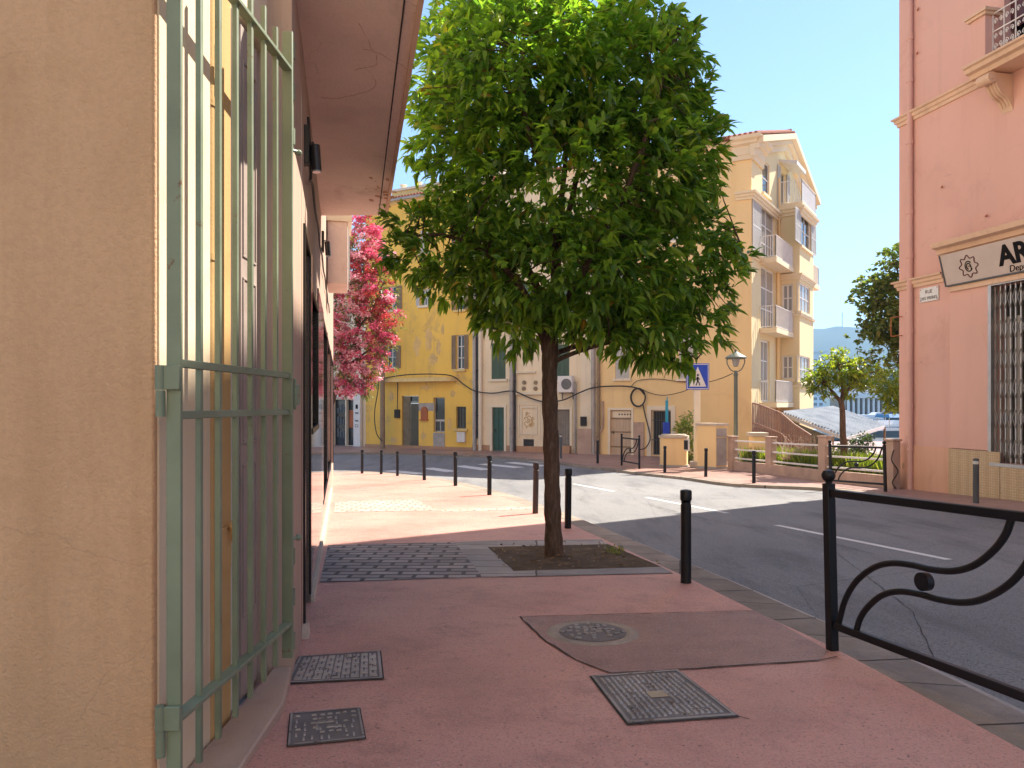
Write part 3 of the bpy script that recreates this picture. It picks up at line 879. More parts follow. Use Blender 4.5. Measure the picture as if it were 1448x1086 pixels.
lk.tube([FRET.pt(0.776, 0.965, 0.024), FRET.pt(0.776, 0.885, 0.028)], 0.010, 8)
lk.build("shutter_catch", M['ochre'], tan, bevel=0.005)
sh = thing("folding_shutter", "folded mauve grey door shutter behind the green grille", "shutter", tuple(FRET.pt(1.16, -0.15, -0.08)))
for k in range(3):
    a = 0.94 + k*0.164
    mb = MB(); d = -0.068 + 0.016*(k % 2)
    mb.fbox(FRET, a, a+0.152, -0.12, 3.9, -0.104, d)
    for z0, z1 in ((0.36, 1.28), (1.40, 2.40), (2.52, 3.7)):
        for (p0, p1, q0, q1) in ((a+.024, a+.128, z0, z0+.016), (a+.024, a+.128, z1-.016, z1), (a+.024, a+.04, z0+.017, z1-.017), (a+.112, a+.128, z0+.017, z1-.017)):
            mb.fbox(FRET, p0, p1, q0, q1, d-.004, d+.008)
    mb.build("panel", M['mauve'], sh, bevel=0.003)
mb = MB(); mb.fbox(FRET, 0.9285, 0.9365, -0.12, 3.9, -0.08, -0.024); mb.build("edge_strip", M['white'], sh, label="narrow bright white edge strip")
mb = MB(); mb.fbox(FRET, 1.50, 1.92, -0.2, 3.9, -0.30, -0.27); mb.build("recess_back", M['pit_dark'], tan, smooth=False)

shop = thing("shop_building", "shop building along the left pavement with polished stone front and pink soffit", "building", tuple(FL.pt(8, -0.2, -0.5)))
sx = lambda px: FL.px(px, 500)[0]
holes = [(0.28, 1.30, -0.30, 3.05), (1.62, 3.55, 1.40, 2.80), (6.2, 9.4, 0.1, 3.0), (9.8, 14.5, 0.1, 3.0), (15.0, 20.6, -0.4, 3.0)]
mb = MB(); mb.wall(FL, 0, FL.len, -1.3, 5.6, holes, 0.2)
mb.build("wall", M['shop_wall'], shop, smooth=False)
mb = MB(); mb.fbox(FLX, 0, FLX.len, -0.4, 5.6, -.35, -.002); mb.build("pier", M['shop_wall'], shop, smooth=False, label="plain plastered strip beside the grille")
mb = MB(); mb.fbox(FLX, 0, FLX.len, 5.602, 19.0, -.35, -.002); mb.build("upper_pier", M['cream_wall'], shop, smooth=False)
FL2 = Fac((-16, 30.5), (-6.41, 26.5))
mb = MB(); mb.wall(FL2, 0, FL2.len, -1.3, 5.6, [], .2)
mb.build("side_wall", M['shop_wall'], shop, smooth=False)
mb = MB(); mb.wall(FL, 0, FL.len, 5.6, 19.0, [], 0.2); mb.wall(FL2, 0, FL2.len, 5.6, 19.0, [], .2); mb.add([(-1.64, 5.76, 19.0), (-6.41, 26.5, 19.0), (-16, 30.5, 19.0), (-16, 5.76, 19.0)], [(0, 1, 2, 3)]); mb.build("upper_wall", M['cream_wall'], shop, smooth=False)  # unseen upper storeys, height and cream colour chosen to bounce sun into the street
for k, h in enumerate(holes):
    e = -0.19 if k < 2 else -0.07; t_ = 0.055
    mb = MB(); mb.fbox(FL, h[0]-t_, h[0], h[2], h[3]+t_, -0.18, 0.02); mb.fbox(FL, h[1], h[1]+t_, h[2], h[3]+t_, -0.18, 0.02); mb.fbox(FL, h[0], h[1], h[3], h[3]+t_, -0.18, 0.02)
    if h[2] > 0: mb.fbox(FL, h[0]-t_, h[1]+t_, h[2]-t_, h[2], -0.18, 0.03)
    wf = mb.build("shop_window", M['black_frame'], shop, smooth=False)
    mb = MB(); mb.fbox(FL, h[0]+.02, h[1]-.02, h[2]+.02, h[3]-.02, e, e+.02); mb.build("pane", M['shop_glass'], wf, smooth=False)
cladm = MB()
edges = [1.36, 1.565, 3.61, 4.9, 6.14]
for a0, a1, z0, z1 in [(1.36, 1.56, -0.3, 3.1), (3.62, 4.87, -0.5, 3.1), (4.885, 6.14, -0.5, 3.1), (1.575, 2.6, -0.4, 1.335), (2.615, 3.605, -0.45, 1.335), (9.46, 9.74, -0.8, 3.1), (14.56, 14.94, -0.9, 3.1), (6.145, 9.455, -0.75, 0.04), (9.745, 14.555, -0.9, 0.04)]:
    cladm.fbox(FL, a0, a1, z0, z1, 0.0, 0.022)
cladm.build("cladding", M['granite'], shop, smooth=False, label="polished brown stone panels reflecting the street")
sk = MB()
for a0, a1 in ((0.02, 0.26), (1.30, 8.0), (8.0, 14.95)):
    z = gzl(FL.pt(a1, 0).y)
    sk.add([FL.pt(a0, gzl(FL.pt(a0, 0).y)-.02, 0.0), FL.pt(a1, z-.02, 0.0), FL.pt(a1, z-.02, 0.055), FL.pt(a0, gzl(FL.pt(a0, 0).y)-.02, 0.055),
            FL.pt(a0, gzl(FL.pt(a0, 0).y)+.07, 0.0), FL.pt(a1, z+.07, 0.0), FL.pt(a1, z+.07, 0.045), FL.pt(a0, gzl(FL.pt(a0, 0).y)+.07, 0.045)],
           [(0, 3, 2, 1), (4, 5, 6, 7), (0, 1, 5, 4), (1, 2, 6, 5), (2, 3, 7, 6), (3, 0, 4, 7)])
sk.build("skirting", M['pale_stone'], shop, smooth=False)
# soffit slab
def fl_u(p): return (Vector(p) - FL.A).dot(FL.u)
so = MB()
q1, q2 = Vector((-0.60, 4.95)), Vector((-1.92, 11.2))
w2 = FL.pt(5.60, 0, -0.02)
ply = [(-1.52, 4.95, 4.5), (q1.x, q1.y, 4.5), (q2.x, q2.y, 4.5), (w2.x, w2.y, 4.5), (-1.70, 5.7, 4.5)]
so.prism(ply, (0, 0, 0.32))
so.build("soffit", M['soffit'], shop, smooth=False, bevel=0.01)
# drip groove and lip under the outer edge
dv = (q2 - q1).normalized(); dn = Vector((-dv.y, dv.x))
gb = MB()
a, b = q1 + dn*0.10 + dv*.02, q2 + dn*0.10 - dv*.02
gb.bar((a.x, a.y, 4.497), (b.x, b.y, 4.497), 0.012, 0.012)
a, b = q1 - dn*0.012, q2 - dn*0.012
gb.build("drip_groove", M['pit_dark'], shop, smooth=False)
lp = MB(); lp.bar((a.x, a.y, 4.60), (b.x, b.y, 4.60), 0.04, 0.26); lp.build("fascia", M['pink_trim'], shop, smooth=False)
# peeling cracks on the soffit
crk = MB(); rng = random.Random(3)
for (x, y, ang, L_) in ((-1.15, 5.55, 1.75, .9), (-1.25, 6.3, 1.6, 1.0), (-1.2, 5.95, 0.1, .55), (-1.0, 7.3, 1.8, 0.5), (-1.6, 8.5, 0.3, 0.5), (-1.95, 9.6, 1.2, .4)):
    p = Vector((x, y, 4.499)); pts = [p.copy()]
    for k in range(12):
        ang += rng.uniform(-.5, .5)
        p = p + Vector((math.cos(ang), math.sin(ang), 0))*L_/12; pts.append(p.copy())
        ang += (1.7-ang)*.05
    crk.tube(pts, [0.0022*rng.uniform(.3, 1.3) for _ in pts], 4)
crk.build("crack", M['plinth'], shop)
pe = MB()
for i in range(26):
    x, y = -1.75 + rng.gauss(0, .10), 9.95 + rng.gauss(0, .42)
    r = rng.uniform(.01, .05)
    pe.add([(x+r*math.cos(k*math.pi/4)*rng.uniform(.5, 1.2), y+1.6*r*math.sin(k*math.pi/4)*rng.uniform(.5, 1.2), 4.4975) for k in range(8)], [tuple(range(8))])
pe.build("peeling_spot", M['plinth'], shop, smooth=False, recalc=False)

# second, lower sign box and bracketed spot lamps further along the shop front
sbx = thing("projecting_box", "beige box casing hung under the far end of the left shop front", "sign box", tuple(FL.pt(9.6, 3.9, 0.3)))
mb = MB(); mb.fbox(FL, 9.2, 10.5, 4.05, 5.3, 0.02, 0.42); mb.build("casing", M['soffit'], sbx, smooth=False, bevel=.02)
mb = MB(); mb.fbox(FL, 9.15, 10.55, 5.302, 5.42, 0.0, 0.50); mb.build("cap", M['cream_trim'], sbx, smooth=False)
mb = MB(); mb.fbox(FL, 9.3, 10.4, 4.12, 5.2, 0.422, 0.45); mb.build("face", M['enamel'], sbx, smooth=False)
mb = MB()
for a in (9.5, 9.9): mb.bar(FL.pt(a, 4.2, .457), FL.pt(a+.3, 5.15, .457), .05, .012, (1, 0, 0))
mb.build("stripe", M['grey_paint'], sbx, smooth=False)
def spot(a, z, label):
    t_ = thing("spot_lamp", label, "spot lamp", tuple(FL.pt(a, z, 0.05)), group="spot lamps on the left shop front")
    mb = MB(); mb.fbox(FL, a-.05, a+.05, z-.02, z+.3, 0.0, 0.04); mb.build("wall_plate", M['black_frame'], t_, bevel=.004)
    mb = MB(); mb.tube([FL.pt(a, z+.15, .03), FL.pt(a, z+.17, .07), FL.pt(a, z+.12, .085)], .010, 8); mb.build("arm", M['black_frame'], t_)
    mb = MB(); mb.tube([FL.pt(a-.02, z+.14, .085), FL.pt(a-.02, z-.07, .10)], .042, 18); mb.build("lamp_housing", M['black_frame'], t_)
    mb = MB(); mb.tube([FL.pt(a-.02, z-.071, .10), FL.pt(a-.02, z-.084, .101)], .036, 18); mb.build("lens", M['curtain_glass'], t_)
spot(0.42, 3.66, "black spot lamp just right of the green grille top")
spot(5.75, 4.0, "small dark spot lamp at the corner below the soffit end")
cb = MB()
pts = [FL.pt(0.45, 4.05, .03), FL.pt(0.5, 3.6, .05), FL.pt(0.8, 3.62, .03)] + [FL.pt(0.8 + k*.6, 3.72 + .04*math.sin(k*2.1), .03) for k in range(1, 18)]
cb.tube(spline(pts, 3), .012, 6)
tag(cb.build("cable", M['cable']), "thin dark cable run along the top of the left shop front", "cable")

# ================================================================== GREEN GATE GRILLE
GA, GB = Vector((-1.392, 3.048)), Vector((-1.3312, 4.384))
FG_ = Fac(GA, GB)
gate = thing("window_grille", "tall green iron security grille standing against the wall at left", "security grille", (GA.x, GA.y, -0.10))
GL = FG_.len
KS = 0.8
def kz(z): return EYE + (z - EYE)*KS
def gbuild(mb, name, bev=.003, **k): return mb.build(name, M['green_paint'], gate, bevel=bev, **k)
mb = MB(); mb.fbox(FG_, -0.010, 0.010, kz(-0.32), kz(4.9), -0.030, 0.031); gbuild(mb, "post", label="wide flat post nearest the camera")
mb = MB(); mb.fbox(FG_, GL-0.012, GL+0.012, kz(-0.24), kz(4.40), -0.030, 0.031); gbuild(mb, "post")
for z, h, d in ((4.12, 0.011, 0.024), (1.852, 0.017, 0.011), (1.582, 0.017, 0.011), (0.015, 0.011, 0.026)):
    mb = MB(); mb.fbox(FG_, 0.0105, GL-0.0125, kz(z)-h, kz(z)+h, -d, d+0.006); gbuild(mb, "rail")
for k, y in enumerate((4.083, 4.32, 4.56, 4.79, 5.016, 5.235)):
    a = (y*KS - GA.y)/FG_.u.y
    mb = MB(); mb.fbox(FG_, a-0.0125, a+0.0125, kz(-0.34 + .05*k/2 + .012*math.sin(k*3.1)), kz(4.32 + .02*math.sin(k*2.0)), -0.0125, 0.0125); gbuild(mb, "bar", .002)
def knuckle(a, z):
    mb = MB(); mb.fbox(FG_, a-.030, a-.0105, z-.05, z+.05, -.04, 0.036); mb.build("hinge_plate", M['green_paint'], gate, bevel=.004)
    mb = MB(); p = FG_.pt(a-.020, 0, -0.048)
    mb.cyl((p.x, p.y, z-.05), (p.x, p.y, z+.05), .022, seg=16); mb.cyl((p.x, p.y, z-.16), (p.x, p.y, z-.052), .019, seg=16)
    mb.build("hinge", M['green_paint'], gate)
knuckle(0.0, kz(1.775)); knuckle(0.0, kz(0.03))
mb = MB(); mb.fbox(FG_, GL+.034, GL+.045, kz(1.60), kz(1.83), -.016, .04); mb.fbox(FG_, GL+.046, GL+.104, kz(1.635), kz(1.785), -.024, .044)
gbuild(mb, "lock_box", .007)
for z0, z1, top in ((3.55, 4.42, 1), (-0.24, 0.62, 0)):
    z0, z1 = kz(z0), kz(z1)
    mb = MB(); p = FG_.pt(GL+.06, 0, 0.0)
    mb.cyl((p.x, p.y, z0), (p.x, p.y, z1), .015, seg=12)
    for z in (z0+.08, z0+(z1-z0)*.5, z1-.10): mb.cyl((p.x, p.y, z-.048), (p.x, p.y, z+.048), .024, seg=14)
    e = z0 if top else z1
    q = FG_.pt(GL+.12, e, .024); mb.tube([Vector((p.x, p.y, e)), Vector((q.x, q.y, e+.008))], .010, 8); mb.lathe((q.x, q.y, e-.016), [(.003, 0), (.022, .01), (.024, .022), (.013, .036), (.002, .04)], 12)
    gbuild(mb, "bolt_rod", 0)

# ================================================================== STREET TREE
T0 = G(784, 786); TY = T0.y
def tp(px, py, dy=0.0): return P(px, py, TY) + Vector((0, dy, 0))
tree = thing("street_tree", "leafy green tree with dark slender trunk in the pavement pit", "tree", tuple(T0))
def wob(pts, rr, n=6, amp=.01, seed=0):
    rg = random.Random(seed); p = spline(pts, n); m = len(p)
    rs = []
    for i in range(m):
        f = i/(m-1)*(len(rr)-1); k = min(int(f), len(rr)-2)
        rs.append((rr[k]*(1-(f-k)) + rr[k+1]*(f-k))*rg.uniform(.93, 1.07))
    return [q + Vector((rg.uniform(-amp, amp), rg.uniform(-amp, amp), 0)) for q in p], rs
mb = MB()
pts, rs = wob([tp(785, 792), tp(783, 770), tp(781, 700), tp(779, 620), tp(777, 550), tp(778, 495), tp(782, 440), tp(788, 360), tp(795, 270)], [.150, .118, .106, .100, .102, .108, .075, .055, .035], 6, .004, 1)
mb.tube(pts, rs, 18)
limbs = [([(779, 505, 0), (800, 494, .1), (850, 476, .3), (910, 450, .4), (990, 420, .2), (1050, 352, 0)], [.042, .034, .028, .022, .014, .006]),
         ([(779, 515, 0), (810, 500, -.1), (870, 486, -.3), (930, 492, -.4), (975, 510, -.4)], [.036, .028, .022, .014, .006]),
         ([(777, 520, 0), (765, 470, -.1), (735, 410, -.3), (690, 370, -.5), (630, 345, -.5), (570, 345, -.3)], [.06, .055, .045, .034, .022, .008]),
         ([(778, 500, 0), (770, 430, .2), (735, 340, .5), (690, 240, .6), (650, 130, .5), (630, 40, .4)], [.06, .055, .045, .035, .024, .01]),
         ([(780, 480, 0), (815, 400, -.2), (860, 320, -.5), (900, 220, -.7), (930, 110, -.6), (960, 50, -.4)], [.055, .05, .042, .032, .022, .009]),
         ([(788, 380, 0), (770, 280, -.4), (740, 190, -.8), (740, 80, -.8)], [.05, .04, .03, .012]),
         ([(790, 340, 0), (820, 240, .5), (840, 130, .7), (830, 10, .5)], [.045, .036, .026, .01]),
         ([(795, 270, 0), (800, 180, 0), (790, 90, 0), (800, -20, 0)], [.035, .03, .022, .008]),
         ([(780, 460, 0), (830, 400, .6), (910, 360, .9), (990, 330, .8)], [.05, .04, .026, .01]),
         ([(776, 480, 0), (730, 420, .6), (660, 380, .9), (600, 370, .9)], [.045, .036, .024, .01])]
for k, (pp_, rr) in enumerate(limbs):
    pts, rs = wob([tp(x, y, d) for x, y, d in pp_], rr, 5, .012, 20+k)
    mb.tube(pts, rs, 9)
s_ = TY/F
def el(px, py, rx, ry, dy=0.0, rd=None):
    c = tp(px, py, dy); return ((c.x, c.y, c.z), (rx*s_, (rd if rd else (rx+ry)/2)*s_, ry*s_))
spec = [el(790, 95, 190, 120, 0, 170), el(715, 130, 130, 100, -.5), el(880, 130, 110, 110, -.3), el(800, 260, 205, 130, 0, 180), el(690, 190, 105, 95, -.4),
        el(920, 240, 100, 105, -.1), el(655, 350, 108, 62, -.2), el(930, 380, 118, 95, .1), el(800, 385, 165, 85, 0, 170), el(945, 465, 78, 50, -.1),
        el(935, 75, 62, 48, 0), el(655, 55, 62, 60, .1), el(760, -30, 95, 60, 0), el(1035, 355, 32, 28, 0), el(590, 320, 46, 26, -.2), el(962, 505, 30, 22, -.1),
        el(740, 470, 44, 34, -.3), el(860, 455, 70, 36, -.6), el(1000, 330, 50, 40, .2), el(640, 405, 60, 30, 0), el(965, 170, 55, 60, .1), el(610, 120, 36, 60, .1), el(960, 130, 48, 60, .2), el(985, 210, 45, 50, 0), el(1000, 420, 50, 40, .1), el(900, 480, 60, 40, -.2), el(600, 200, 28, 40, .1), el(690, -10, 85, 50, .2), el(850, -10, 80, 50, .2), el(575, 365, 38, 30, -.2), el(850, 468, 60, 34, .3), el(820, 440, 70, 40, -.5), el(720, 440, 60, 36, .2)]
C_, A_ = lobes(spec, 4400, 7, 0.48, 0.30, 0.40)
low = C_[:, 2] < 3.1
A_[low, 2] -= 0.55
rg = np.random.default_rng(3)
# twigs reaching to some of the clusters
limbpts = [q for pp_, rr in limbs for q in spline([tp(x, y, d) for x, y, d in pp_], 5)[6:]]
lp_ = np.array([tuple(q) for q in limbpts])
for i in rg.choice(len(C_), 330, replace=False):
    c = C_[i]; d = np.linalg.norm(lp_ - c, axis=1); j = int(d.argmin())
    a, b = Vector(lp_[j]), Vector(c)
    m_ = (a+b)/2 + Vector((rg.normal()*.06, rg.normal()*.06, .06))
    mb.tube([a, m_, b], [.011, .008, .004], 5)
mb.build("trunk", M['bark'], tree)
crown = leaf_cloud("crown", C_, A_, 9, 0.168, 0.060, M['leaf'], tree, 5, 0.95, 0.34)

# ================================================================== BOLLARDS
boll0 = thing("bollard", "x", "bollard", (0, 0, 0), group="bollards along the pavements")
mb = MB(); mb.lathe((0, 0, -0.02), [(.058, 0), (.058, .02), (.056, .06), (.056, .86), (.050, .866), (.050, .885), (.056, .892)], 20); mb.build("shaft", M['black_paint'], boll0)
mb = MB(); mb.lathe((0, 0, .874), [(.046, 0), (.060, .012), (.062, .03), (.062, .105), (.056, .118), (.02, .126), (.002, .127)], 20); mb.build("cap", M['black_paint'], boll0)
bl = [(970, 824, "nearest black bollard, standing alone beside the shaded road", 0, 1), (803, 747, "black bollard just right of the tree trunk", 0, 1),
      (757, 726, "tilted dark bollard just left of the tree trunk", 2.4, 0), (692, 700, "second bollard left of the tree trunk in the sun", 0.3, 0),
      (644, 687, "third bollard left of the tree trunk", 0, 0), (600, 679, "fourth bollard left of the tree trunk", 0.5, 0), (562, 673, "fifth bollard left of the trunk, fourth from the shop front", 0, 0),
      (539, 670.5, "third bollard from the far end of the left shop front", -.5, 0), (512, 669.5, "far bollard closest to the left shop front", 0, 0),
      (1066, 683, "black bollard in front of the low garden wall, left of the far railing", 0, 1), (998, 674, "black bollard in front of the tall masonry cabinet", 1.2, 1),
      (940, 668, "black bollard in front of the low masonry bin store", 0.6, 1), (845, 655, "thin far bollard by the downpipe of the beige house", 0, 1)]
ground_n = {}
for i, (x, y, lab, lean, blk) in enumerate(bl):
    o = boll0 if i == 0 else copy_tree(boll0)
    g = G(x, y); o.location = g; o["label"] = lab
    o.rotation_euler = (R(lean*.4 + .5*math.sin(i*2.3)), R(lean + .5*math.sin(i*1.7)), R(37*i))
    if y < 676 and x < 620: o.scale = (.9, .9, .88)
    if not blk and lean > 2:
        for ch in o.children:
            ch.data = ch.data.copy(); ch.data.materials[0] = M['brown_post']
def grey_bollard(x, y, lab, h=1.0, mat=None):
    g = G(x, y)
    t_ = thing("bollard", lab, "bollard", tuple(g), group="grey bollards")
    m_ = mat or M['grey_paint']
    for nm, pr, mt in (("shaft", [(.062, -.02), (.062, h-.13)], m_), ("reflective_band", [(.060, h-.128), (.060, h-.06)], M['reflector']), ("cap", [(.062, h-.058), (.062, h-.015), (.04, h), (.002, h+.002)], m_)):
        mb = MB(); mb.lathe((0, 0, 0), pr, 18)
        for v in mb.v: v += g
        mb.build(nm, mt, t_)
grey_bollard(1380, 711, "grey bollard with pale band in front of the shop grille")
grey_bollard(793, 648, "thin grey post by the grey door behind the trunk", 1.15)

# ================================================================== BARRIERS
def s_curve(pts, n=10): return spline([Vector((u, 0, h)) for u, h in pts], n)
BL = 1.76
def barrier_mesh(root):
    for u in (0.0, BL):
        mb = MB(); mb.box((u-.033, -.033, -.03), (.066, 0, 0), (0, .066, 0), (0, 0, 1.25)); p = mb.build("post", M['black_paint'], root, bevel=.004)
        mb = MB(); mb.lathe((u, 0, 1.22), [(.046, 0), (.046, .014), (.022, .02), (.022, .03), (.038, .042), (.05, .066), (.05, .086), (.036, .112), (.002, .122)], 18); mb.build("finial", M['black_paint'], p)
    for h in (.19, 1.165):
        mb = MB(); mb.box((.0335, -.022, h-.028), (BL-.067, 0, 0), (0, .044, 0), (0, 0, .056)); mb.build("rail", M['black_paint'], root, bevel=.006)
    up = [(.075, .21), (.15, .40), (.27, .56), (.44, .685), (.60, .745), (.78, .765), (.93, .765), (1.10, .785), (1.25, .845), (1.38, .95), (1.46, 1.05), (1.50, 1.145)]
    lo = [(BL-a, 1.355-h) for a, h in reversed(up)]
    for pl in (up, lo):
        mb = MB(); mb.tube(s_curve(pl, 6), .0215, 12); mb.build("scroll", M['black_paint'], root)
    mb = MB(); mb.tube([Vector((.88, -.024, .678)), Vector((.88, .024, .678))], .058, 24); mb.build("boss", M['black_paint'], root)
def fence_at(p, q, root):
    d = Vector((q.x-p.x, q.y-p.y)); root.location = p
    root.rotation_euler = (0, math.atan2(gzl(p.y)-gzl(q.y), d.length)*1.0, math.atan2(d.y, d.x))
b0 = thing("street_railing", "black S-scroll pavement railing cut off by the right edge of the photo", "railing", (0, 0, 0), group="black scroll railings")
barrier_mesh(b0)
p = G(1177, 919); d = Vector((.259, -.966)).normalized()*BL
fence_at(p, Vector((p.x+d.x, p.y+d.y, 0)), b0)
b1 = copy_tree(b0); b1["label"] = "black scroll railing on the far pavement before the pink corner"
q = G(1252, 695); a = ray(1175)
best = min((abs(math.hypot(a*Y-q.x, Y-q.y)-BL), Y) for Y in [q.y+.2+i*.01 for i in range(200)])
fence_at(Vector((a*best[1], best[1], gzl(best[1]))), q, b1)
b2 = copy_tree(b0); b2["label"] = "small distant black scroll railing in front of the beige house"
q = G(904, 663); a = ray(879)
best = min((abs(math.hypot(a*Y-q.x, Y-q.y)-BL), Y) for Y in [q.y+.2+i*.01 for i in range(200)])
fence_at(Vector((a*best[1], best[1], gzl(best[1]))), q, b2)

# ================================================================== FAR HOUSES
yr = G(668, 636.5); cr = G(845, 642)
PY_R = Vector((yr.x, yr.y)); PC_R = Vector((cr.x, cr.y))
C0 = Vector((11.2, 34.5))
def ext_left(pr, px, slope):
    a = ray(px); Y = (pr.x - slope*pr.y)/(a - slope)       # X = pr.x + slope*(Y - pr.y)
    return Vector((a*Y, Y))
PY_L = ext_left(PY_R, 517, -1.8)
PW_L = ext_left(PY_L, 395, -1.8)
FW, FY, FC, FB = Fac(PW_L, PY_L), Fac(PY_L, PY_R), Fac(PY_R, PC_R), Fac(PC_R, C0)

def window(fc, rc, parent, depth=.2, cols=2, rows=2, fm='white', gm='glass', shutters=None, smat='shutter_green', sill=None, name="window", fw=.06):
    a0, a1, z0, z1 = rc
    mb = MB(); d0, d1 = -depth+.0, -depth+.06
    mb.fbox(fc, a0, a0+fw, z0, z1, d0, d1); mb.fbox(fc, a1-fw, a1, z0, z1, d0, d1)
    mb.fbox(fc, a0+fw, a1-fw, z0, z0+fw, d0, d1); mb.fbox(fc, a0+fw, a1-fw, z1-fw, z1, d0, d1)
    for i in range(1, cols): x = a0+(a1-a0)*i/cols; mb.fbox(fc, x-fw*.5, x+fw*.5, z0+fw, z1-fw, d0, d1-.005)
    for i in range(1, rows): z = z0+(z1-z0)*i/rows; mb.fbox(fc, a0+fw, a1-fw, z-fw*.35, z+fw*.35, d0, d1-.01)
    w = mb.build(name, M[fm], parent, smooth=False)
    mb = MB(); mb.fbox(fc, a0+fw*.5, a1-fw*.5, z0+fw*.5, z1-fw*.5, d0+.01, d0+.025); mb.build("pane", M[gm], w, smooth=False)
    if sill:
        mb = MB(); mb.fbox(fc, a0-.12, a1+.12, z0-.13, z0-.005, -.05, .12); mb.build("sill", M[sill], w, smooth=False)
    if shutters: shut(fc, rc, w, shutters, smat)
    return w
def leaf_panel(mb, fc, a0, a1, z0, z1, d):
    mb.fbox(fc, a0, a0+.05, z0, z1, d, d+.04); mb.fbox(fc, a1-.05, a1, z0, z1, d, d+.04)
    for z in (z0, (z0+z1)/2-.03, z1-.07): mb.fbox(fc, a0+.05, a1-.05, z, z+.07, d, d+.04)
    n = max(6, int((z1-z0)/.075))
    for i in range(n):
        z = z0+.07+(z1-z0-.14)*(i+.5)/n
        mb.fbox(fc, a0+.05, a1-.05, z-.016, z+.016, d+.006, d+.034)
    mb.fbox(fc, a0+.05, a1-.05, z0+.07, z1-.07, d+.001, d+.005)
def shut(fc, rc, w, mode, smat):
    a0, a1, z0, z1 = rc; h = (a1-a0)/2
    if mode == 'closed': spans = [(a0+.01, a0+h-.008, -.07), (a0+h+.008, a1-.01, -.07)]
    else: spans = [(a0-h*1.02, a0-.02, .02), (a1+.02, a1+h*1.02, .02)]
    if mode == 'right': spans = spans[1:]
    if mode == 'left': spans = spans[:1]
    for p, q, d in spans:
        mb = MB(); leaf_panel(mb, fc, p, q, z0+.01, z1-.01, d); mb.build("shutter", M[smat], w, smooth=False)
def pipe_on(fc, px, y0, y1, r, parent, mat='zinc', d=.12, name="downpipe"):
    a, zt = fc.px(px, y0, d); z0 = fc.px(px, y1, d)[1]
    mb = MB(); p = fc.pt(a, 0, d)
    mb.cyl((p.x, p.y, z0), (p.x, p.y, zt), r, seg=12)
    n = max(2, int((zt-z0)/2.2))
    for i in range(n): z = z0+(zt-z0)*(i+.5)/n; mb.cyl((p.x, p.y, z-.03), (p.x, p.y, z+.03), r*1.3, seg=12); mb.fbox(fc, a-.02, a+.02, z-.02, z+.02, 0.0, d)
    return mb.build(name, M[mat], parent)
def band(fc, a0, a1, z, prof, parent, mat, name="cornice"):
    mb = MB(); n = Vector((fc.n.x, fc.n.y, 0))
    mb.sweep([(fc.pt(a0, z), n), (fc.pt(a1, z), n)], prof)
    return mb.build(name, M[mat], parent, smooth=False)
CORN = [(0.003, -.22), (.06, -.22), (.08, -.12), (.2, -.07), (.22, 0), (.003, 0)]
base = lambda fc, a=None: tuple(fc.pt(fc.len/2, -1.0))

M['yellow_faded'] = plaster("faded_yellow_render", (0.76, 0.50, 0.19, 1), 0.25, (0.50, 0.34, 0.17, 1), 0.7, 0.6, 0.3, 1.6)
# ---- yellow house
yel = thing("yellow_house", "weathered yellow house with a thin ledge over its doors", "house", base(FY))
def zt(fc, px, py, d=0): return fc.px(px, py, d)[1]
ZY = zt(FY, 600, 278)
R_door = FY.rect(568, 560, 592, 632); R_win = FY.rect(613, 562, 629, 611); R_small = FY.rect(645, 575, 659, 606)
R_up = FY.rect(645, 473.5, 656.5, 522); R_up2 = FY.rect(594, 409, 604, 432); R_l1 = FY.rect(546, 405, 561, 438); R_l2 = FY.rect(546.5, 489, 560, 521)
R_t1 = FY.rect(594, 325, 606, 357); R_t2 = FY.rect(645, 325, 656.5, 357); R_up3 = FY.rect(645, 400, 656.5, 438)
holesY = [R_door, R_win, R_small, R_up, R_up2, R_l1, R_l2, R_t1, R_t2, R_up3]
mb = MB(); mb.wall(FY, 0, FY.len, -1.4, ZY, holesY, .25); mb.build("wall", M['yellow'], yel, smooth=False)
mb = MB(); mb.fbox(FY, 0.02, FY.len-.02, ZY-12.5, ZY-.3, -9, -8.8); mb.build("back_wall", M['yellow'], yel, smooth=False)
band(FY, -.2, FY.len+.05, ZY+.02, CORN, yel, 'yellow_trim')
mb = MB(); mb.tube([FY.pt(-.2, ZY+.0, .32), FY.pt(FY.len+.1, ZY+.0, .32)], .09, 10); mb.build("gutter", M['zinc'], yel)
rf = MB(); 
for i in range(int(FY.len/.22)):
    a = i*.22
    rf.tube([FY.pt(a, ZY+.08, .36), FY.pt(a, ZY+1.2, -4.0)], .11, 6)
rf.add([FY.pt(-.2, ZY+.03, .3), FY.pt(FY.len+.1, ZY+.03, .3), FY.pt(FY.len+.1, ZY+1.15, -4), FY.pt(-.2, ZY+1.15, -4)], [(0, 1, 2, 3)])
roof = rf.build("roof", M['roof'], yel)
mb = MB(); mb.fbox(FY, .3, 5.4, ZY+.05, ZY+1.35, -5.4, -2.2); at_ = mb.build("attic", M['yellow_trim'], yel, smooth=False)
mb = MB(); mb.fbox(FY, .2, 5.5, ZY+1.352, ZY+1.5, -5.5, -2.1); mb.build("attic_cap", M['cream_trim'], at_, smooth=False)
mb = MB(); a = FY.px(667, 255)[0]; mb.fbox(FY, a-.6, a+.6, ZY+.2, ZY+2.0, -3.2, -2.2)
for i in range(5): mb.fbox(FY, a-.62, a+.62, ZY+.9+i*.2, ZY+.93+i*.2, -2.195, -2.17)
mb.build("chimney", M['cream_trim'], roof, smooth=False)
for i, x in enumerate((.9, 2.1, 3.2)):
    mb = MB(); mb.lathe(FY.pt(x, ZY+1.5, -2.6), [(.16, 0), (.2, .3), (.26, .34), (.1, .36)], 12); mb.build("chimney_pot", M['cream_trim'], at_)
